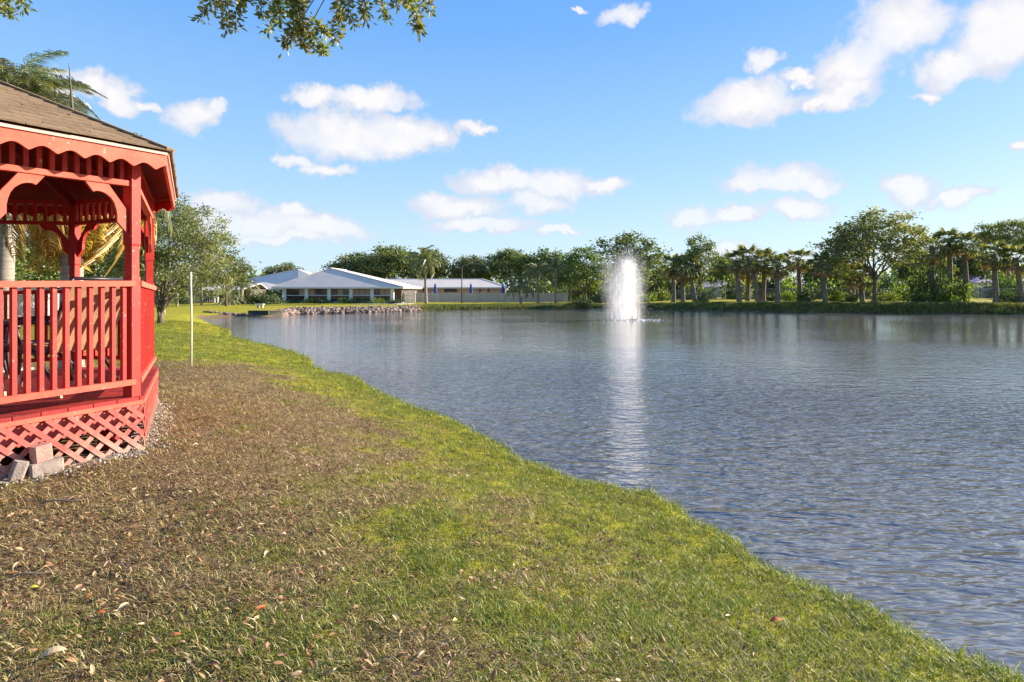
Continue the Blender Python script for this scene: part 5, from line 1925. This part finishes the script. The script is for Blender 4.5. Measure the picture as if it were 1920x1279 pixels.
tw = MB()
limb = [ok_(p) for p in ((-2.6, -2.4, oz - 0.1), (-2.55, -2.3, 1.8), (-2.5, -1.8, 3.4), (-2.3, -0.4, 5.2), (-2.2, 2.4, 6.4), (-2.1, 5.0, 6.7), (-1.6, 6.9, 6.6))]
tw.tube(limb, [0.24, 0.19, 0.15, 0.10, 0.06, 0.035, 0.015], 8)
lim2 = [ok_(p) for p in ((-2.3, -0.4, 5.2), (-3.2, 2.4, 6.3), (-4.8, 5.0, 6.6), (-6.2, 6.8, 6.4))]
tw.tube(lim2, [0.06, 0.045, 0.03, 0.012], 6)
part('trunk', tw, M['bark'], oak, True)
TWIGS = [  # start and end of each leafy twig on the photograph, and its leaf count
    ((430, -40), (375, 42), 46), ((420, -30), (424, 56), 56), ((452, -30), (440, 52), 46), ((480, -40), (452, 10), 40), ((470, -40), (490, 30), 44),
    ((540, -40), (500, 60), 70), ((540, -40), (560, 60), 90), ((545, -20), (572, 88), 110), ((560, 30), (612, 62), 60), ((556, 50), (534, 82), 60),
    ((575, 60), (606, 97), 60), ((500, -40), (530, 40), 60), ((520, -10), (565, 10), 60), ((640, -40), (634, 30), 56), ((638, 10), (630, 76), 46),
    ((650, -40), (664, 44), 50), ((690, -40), (684, 32), 52), ((700, -40), (726, 36), 56), ((760, -40), (742, 14), 46), ((765, -40), (785, 56), 86),
    ((780, -40), (806, 22), 46), ((730, -50), (770, 10), 56), ((395, -40), (405, 14), 30), ((600, -50), (560, -5), 50), ((-20, -60), (20, 30), 70), ((10, -60), (44, 14), 46),
    ((-40, -40), (-4, 20), 40), ((830, -60), (800, -4), 40),
]
rng = np.random.default_rng(8)
up0 = np.array([np.array(q) for q in limb[3:]] + [np.array(q) for q in lim2[1:]])
for (s, e, n) in TWIGS:
    dpt = rng.uniform(6.5, 7.5)
    p0, p1 = np.array(W(s[0], s[1], dpt)), np.array(W(e[0], e[1], dpt - 0.15))
    mid = (p0 + p1) / 2 + rng.normal(size=3) * 0.04 + np.array((0, 0, 0.03))
    stems, lv = MB(), MB()
    stems.tube([ok_(p) for p in bez(p0, mid, p1, 7)], np.linspace(0.006, 0.002, 7), 4, cap=False)
    t_ = rng.random(int(n * 2.6)) ** 0.7
    base = p0 * ((1 - t_) ** 2)[:, None] + 2 * mid * (t_ * (1 - t_))[:, None] + p1 * (t_ ** 2)[:, None]
    dv = unit(rng.normal(size=(len(t_), 3)) + unit(p1 - p0) * 0.7)
    L_ = rng.uniform(0.055, 0.095, len(t_))
    lv.leaves(np.array([ok_(p) for p in base + dv * (L_ * 0.5 + np.abs(rng.normal(0, 0.042, len(t_))))[:, None]]), dv, L_, L_ * 0.42, rng)
    a0 = ok_(p0)
    tgt = up0[np.argmin(((up0 - a0) ** 2).sum(1))]
    stems.tube(bez(tgt, (tgt + a0) / 2 + (0, 0, 0.12), a0, 6), np.linspace(0.014, 0.006, 6), 4, cap=False)
    tp_ = part('twig', stems, M['bark'], oak)
    part('leaf_spray', lv, M['leaf_oak'], tp_)['kind'] = 'stuff'

# ------------------------------------------------------------------ grass, thatch, litter and gravel
def scatter(name, label, variants, P, rot, scl, idx, mats):
    """One object of stuff: points that carry small meshes through geometry nodes."""
    coll = bpy.data.collections.new(name + '_pieces')
    for k, me_ in enumerate(variants):
        o = bpy.data.objects.new(f'{name}_piece_{k:02d}', me_)
        coll.objects.link(o)
    me_ = bpy.data.meshes.new(name)
    me_.vertices.add(len(P))
    me_.vertices.foreach_set('co', np.asarray(P, np.float32).ravel())
    a = me_.attributes.new('rot', 'FLOAT_VECTOR', 'POINT')
    a.data.foreach_set('vector', np.asarray(rot, np.float32).ravel())
    a = me_.attributes.new('scl', 'FLOAT_VECTOR', 'POINT')
    a.data.foreach_set('vector', np.asarray(scl, np.float32).ravel())
    a = me_.attributes.new('idx', 'INT', 'POINT')
    a.data.foreach_set('value', np.asarray(idx, np.int32))
    o = link(name, me_)
    tag(o, label, None, None, 'stuff')
    ng = bpy.data.node_groups.new(name, 'GeometryNodeTree')
    ng.interface.new_socket('Geometry', in_out='INPUT', socket_type='NodeSocketGeometry')
    ng.interface.new_socket('Geometry', in_out='OUTPUT', socket_type='NodeSocketGeometry')
    N, Lk = ng.nodes, ng.links
    gi, go = N.new('NodeGroupInput'), N.new('NodeGroupOutput')
    ci = N.new('GeometryNodeCollectionInfo')
    ci.inputs['Collection'].default_value = coll
    ci.inputs['Separate Children'].default_value = True
    ci.inputs['Reset Children'].default_value = True
    ip = N.new('GeometryNodeInstanceOnPoints')
    ip.inputs['Pick Instance'].default_value = True

    def attr(nm, dt):
        q = N.new('GeometryNodeInputNamedAttribute')
        q.data_type = dt
        q.inputs['Name'].default_value = nm
        return q.outputs['Attribute']
    Lk.new(gi.outputs[0], ip.inputs['Points'])
    Lk.new(ci.outputs[0], ip.inputs['Instance'])
    Lk.new(attr('idx', 'INT'), ip.inputs['Instance Index'])
    Lk.new(attr('rot', 'FLOAT_VECTOR'), ip.inputs['Rotation'])
    Lk.new(attr('scl', 'FLOAT_VECTOR'), ip.inputs['Scale'])
    Lk.new(ip.outputs[0], go.inputs[0])
    md = o.modifiers.new('scatter', 'NODES')
    md.node_group = ng
    return o


def tuft(seed, n, h, w, spread, tilt, m, curl=0.5):
    rng = np.random.default_rng(seed)
    a = rng.uniform(0, 2 * PI, n)
    base = np.stack([rng.normal(0, spread, n), rng.normal(0, spread, n), np.full(n, -0.012)], 1)
    tl = np.abs(rng.normal(tilt, 0.25, n))
    out = np.stack([np.cos(a), np.sin(a), np.zeros(n)], 1)
    up = np.array((0, 0, 1.0))
    hh = h * rng.uniform(0.5, 1.25, n)
    d1 = unit(up * np.cos(tl)[:, None] + out * np.sin(tl)[:, None])
    t2 = tl + curl
    d2 = unit(up * np.cos(t2)[:, None] + out * np.sin(t2)[:, None])
    sd = np.stack([-np.sin(a), np.cos(a), np.zeros(n)], 1) * w
    m1 = base + d1 * hh[:, None] * 0.55
    e = m1 + d2 * hh[:, None] * 0.5
    v = np.stack([base + sd * 0.5, base - sd * 0.5, m1 - sd * 0.42, m1 + sd * 0.42, e], 1).reshape(-1, 3)
    o = np.arange(n)[:, None] * 5
    tn = rng.random(n)
    b = MB().add(v, o + np.array((0, 1, 2, 3)), o + np.array((3, 2, 4)), tint=0)
    b.qt[-1] = tn
    b.tt[-1] = tn
    return b.mesh('tuft', M[m])


def polar_points(n, r0, r1, power, a0=-62, a1=60, seed=1):
    rng = np.random.default_rng(seed)
    u = rng.random(n)
    e = 2 - power
    r = (r0 ** e + u * (r1 ** e - r0 ** e)) ** (1 / e)
    a = R(a0) + rng.random(n) * R(a1 - a0)
    return np.sin(a) * r, np.cos(a) * r, r, rng


def under_gazebo(x, y, o=0.06):
    pl = offset_poly(VP, o)
    ins = np.ones(len(x), bool)
    for i in range(8):
        a_, b_ = pl[i], pl[(i + 1) % 8]
        ins &= ((b_[0] - a_[0]) * (y - a_[1]) - (b_[1] - a_[1]) * (x - a_[0])) > 0
    return ins


def lay(n, r0, r1, power, seed):
    x, y, r, rng = polar_points(n, r0, r1, power, seed=seed)
    d = shore_dist(x, y)
    k = (d > 0.015) & ~under_gazebo(x, y)
    x, y, r, d = x[k], y[k], r[k], d[k]
    return x, y, height(x, y, d), r, d, green_mask(x, y, d), rng


# living grass
x, y, z, r, d, gm_, rng = lay(120000, 1.0, 36.0, 1.45, 31)
edge = np.exp(-(d / 0.3) ** 2)
keep = rng.random(len(x)) < np.clip(gm_ ** 1.15 * 1.05 + edge * 0.5 + 0.05, 0, 1)
x, y, z, r, d, gm_, edge = (q[keep] for q in (x, y, z, r, d, gm_, edge))
n = len(x)
s = (0.62 + 0.35 * gm_ + 0.35 * edge) * rng.uniform(0.7, 1.3, n) * np.clip((r / 7.0) ** 0.45, 0.85, 2.0)
hs = s * np.clip(1.0 - 0.018 * r, 0.5, 1.0)
scatter('grass', 'short green grass growing along the pond bank and lawn', [tuft(400 + k, 20, 0.062, 0.0042, 0.035, 0.55, 'grass', 0.6) for k in range(8)],
        np.stack([x, y, z], 1), np.stack([rng.normal(0, 0.1, n), rng.normal(0, 0.1, n), rng.uniform(0, 6.28, n)], 1),
        np.stack([s, s, hs], 1), rng.integers(0, 8, n), None)
# coarse grass on the far bank, the slope's shade put into its blade colour
rng = np.random.default_rng(37)
fs = SHORE[(SHORE[:, 1] > 40) & (SHORE[:, 0] > -9)]
n = 7000
j = rng.integers(0, len(fs) - 1, n)
f_ = rng.random(n)[:, None]
pp = fs[j] * (1 - f_) + fs[j + 1] * f_
tg_ = unit(fs[j + 1] - fs[j])
pp = pp + np.stack([-tg_[:, 1], tg_[:, 0]], 1) * 0
pp = pp + rng.normal(0, 0.8, (n, 2)) + np.array((0.2, 0.4))
dd_ = shore_dist(pp[:, 0], pp[:, 1])
pp, dd_ = pp[(dd_ > -0.12) & (dd_ < 2.2)], dd_[(dd_ > -0.12) & (dd_ < 2.2)]
n = len(pp)
s = rng.uniform(0.6, 1.3, n) * np.where(rng.random(n) < 0.1, 1.5, 1.0)
scatter('bank_grass', 'coarse grass along the water on the far bank, coloured dark as shade', [tuft(460 + k, 26, 0.26, 0.02, 0.14, 0.45, 'shade_dark_blade', 0.6) for k in range(5)],
        np.column_stack([pp, height(pp[:, 0], pp[:, 1], dd_)]), np.stack([rng.normal(0, 0.1, n), rng.normal(0, 0.1, n), rng.uniform(0, 6.28, n)], 1),
        np.stack([s, s, s], 1), rng.integers(0, 5, n), None)
# dry thatch
x, y, z, r, d, gm_, rng = lay(105000, 1.0, 22.0, 1.45, 33)
keep = rng.random(len(x)) < np.clip((1 - gm_) * 1.0 + 0.12, 0, 1) * sstep(0.02, 0.5, d)
x, y, z, r = (q[keep] for q in (x, y, z, r))
n = len(x)
s = rng.uniform(0.6, 1.25, n) * np.clip((r / 7.0) ** 0.4, 0.85, 1.6)
scatter('dry_grass', 'flattened brown dry grass on the ground around the gazebo', [tuft(420 + k, 18, 0.058, 0.004, 0.05, 1.15, 'thatch', 0.35) for k in range(8)],
        np.stack([x, y, z + 0.006], 1), np.stack([rng.normal(0, 0.1, n), rng.normal(0, 0.1, n), rng.uniform(0, 6.28, n)], 1),
        np.stack([s, s, s], 1), rng.integers(0, 8, n), None)


# leaf litter
def leaf_piece(seed, L=0.034, Wd=0.012):
    rng = np.random.default_rng(seed)
    n = 5
    t = np.linspace(0, 1, n)
    w = Wd * np.sin(PI * t) ** 0.7 + 0.0006
    cz = rng.uniform(-0.08, 0.14) * L * np.sin(PI * t) + rng.uniform(-0.12, 0.15) * L * t
    fold = rng.uniform(0.0, 0.35)
    a = np.stack([t * L - L / 2, w / 2, cz + w * fold], 1)
    m_ = np.stack([t * L - L / 2, np.zeros(n), cz], 1)
    c = np.stack([t * L - L / 2, -w / 2, cz + w * fold], 1)
    v = np.concatenate([a, m_, c])
    q = [(i, i + 1, n + i + 1, n + i) for i in range(n - 1)] + [(n + i, n + i + 1, 2 * n + i + 1, 2 * n + i) for i in range(n - 1)]
    return MB().add(v, q).mesh('leaf', M['litter'])


x, y, z, r, d, gm_, rng = lay(46000, 1.0, 16.0, 1.45, 35)
patch = fbm(x, y, 1.1, 51, 3)
keep = rng.random(len(x)) < np.clip((1.05 - gm_) * (0.35 + 0.9 * patch), 0.02, 1) * sstep(0.25, 1.2, d)
x, y, z, r = (q[keep] for q in (x, y, z, r))
n = len(x)
s = rng.uniform(0.55, 1.35, n)
scatter('leaf_litter', 'small fallen oak leaves scattered over the dry ground', [leaf_piece(440 + k) for k in range(8)],
        np.stack([x, y, z + rng.uniform(0.008, 0.03, n)], 1), np.stack([rng.normal(0, 0.35, n), rng.normal(0, 0.35, n), rng.uniform(0, 6.28, n)], 1),
        np.stack([s, s, s], 1), rng.integers(0, 8, n), None)

# gravel at the foot of the lattice
rng = np.random.default_rng(61)
n = 9000
i_ = rng.choice(8, n, p=np.array([4, 4, 1, 1, 0.5, 0.5, 0.5, 3]) / 14.5)
A_ = np.array(SKIRT)[i_]
B_ = np.array(SKIRT)[(i_ + 1) % 8]
t_ = rng.random(n)[:, None]
dv = unit(B_ - A_)
nn = np.stack([dv[:, 1], -dv[:, 0]], 1)
pp = A_ + (B_ - A_) * t_ + nn * (-0.12 + np.abs(rng.normal(0, 0.13, n)))[:, None]
pz = height(pp[:, 0], pp[:, 1])
sz = rng.uniform(0.010, 0.026, n)
scatter('gravel', 'pale gravel along the foot of the gazebo lattice', [MB().add(np.array([v.co for v in ROCKS[k].vertices]), [tuple(p.vertices) for p in ROCKS[k].polygons if len(p.vertices) == 4],
        [tuple(p.vertices) for p in ROCKS[k].polygons if len(p.vertices) == 3]).mesh('pebble', M['gravel']) for k in range(5)],
        np.column_stack([pp, pz + 0.006]), rng.uniform(0, 6.28, (n, 3)), np.stack([sz * 1.3, sz, sz * 0.8], 1), rng.integers(0, 5, n), None)


# a few larger leaves and twigs that can be told apart
def single_leaf(label, px, d, L, m, rz):
    x = WX(px, d)
    t = link('fallen_leaf', None, None, (x, d, gz(x, d) + 0.035), (0.15, -0.1, rz))
    tag(t, label, 'leaf', 'larger fallen leaves')
    n = 7
    tt = np.linspace(0, 1, n)
    w = L * 0.42 * np.sin(PI * tt) ** 0.7 + 0.001
    cz = 0.12 * L * np.sin(PI * tt)
    a = np.stack([tt * L - L / 2, w / 2, cz + w * 0.2], 1)
    m_ = np.stack([tt * L - L / 2, np.zeros(n), cz], 1)
    c = np.stack([tt * L - L / 2, -w / 2, cz + w * 0.2], 1)
    q = [(i, i + 1, n + i + 1, n + i) for i in range(n - 1)] + [(n + i, n + i + 1, 2 * n + i + 1, 2 * n + i) for i in range(n - 1)]
    part('blade', MB().add(np.concatenate([a, m_, c]), q), m, t)
    part('stalk', MB().tube([(-L / 2, 0, 0), (-L * 0.75, 0.004, 0.004)], 0.0016, 4), m, t)


def dg(py, g=0.56):
    return (EYE - g) * F / (py - HOR)


for (px, py, L, m, rz, lab) in ((60, 1140, 0.05, 'yellow_leaf', 0.4, 'bright yellow leaf lying on the brown ground'), (100, 1268, 0.085, 'tan_leaf', 0.5, 'large tan leaf on the ground nearest the camera'),
                                (186, 1187, 0.05, 'orange_leaf', 0.2, 'orange leaf on the brown ground'), (490, 1178, 0.045, 'orange_leaf', 1.0, 'small orange leaf among dry grass'),
                                (740, 1176, 0.045, 'tan_leaf', 2.2, 'pale curled leaf on the thin grass'), (1455, 1056, 0.07, 'orange_leaf', 0.1, 'dark red leaf at the edge of the water'),
                                (500, 1060, 0.05, 'tan_leaf', 1.6, 'cream leaf in the group of pale leaves'), (232, 1175, 0.05, 'tan_leaf', 1.2, 'curled beige leaf in the dry grass')):
    single_leaf(lab, px, dg(py), L, M[m], rz)


def twig(label, px, py, L, rz, r=0.006):
    d = dg(py)
    x = WX(px, d)
    t = link('fallen_twig', None, None, (x, d, gz(x, d) + 0.03), (0, 0, rz))
    tag(t, label, 'twig', 'twigs on the ground')
    part('stem', MB().tube([(-L / 2, 0, 0), (-L * 0.2, L * 0.03, 0.012), (L * 0.2, -L * 0.02, 0.004), (L / 2, L * 0.03, 0.01)], [r, r, r * 0.8, r * 0.4], 6), M['twig'], t, True)
    part('side_shoot', MB().tube([(0, 0, 0.006), (L * 0.14, L * 0.14, 0.02)], [r * 0.6, r * 0.3], 5), M['twig'], t, True)


twig('dark twig stuck slanting in the dry ground', 338, 1012, 0.13, -0.9)
twig('long pale twig lying flat on the dry grass', 120, 988, 0.26, 0.15)
twig('thin broken twig in front of the pale one', 230, 1090, 0.17, -0.6, 0.004)
twig('straight beige twig near the yellow leaf', 62, 1115, 0.2, 0.25, 0.005)
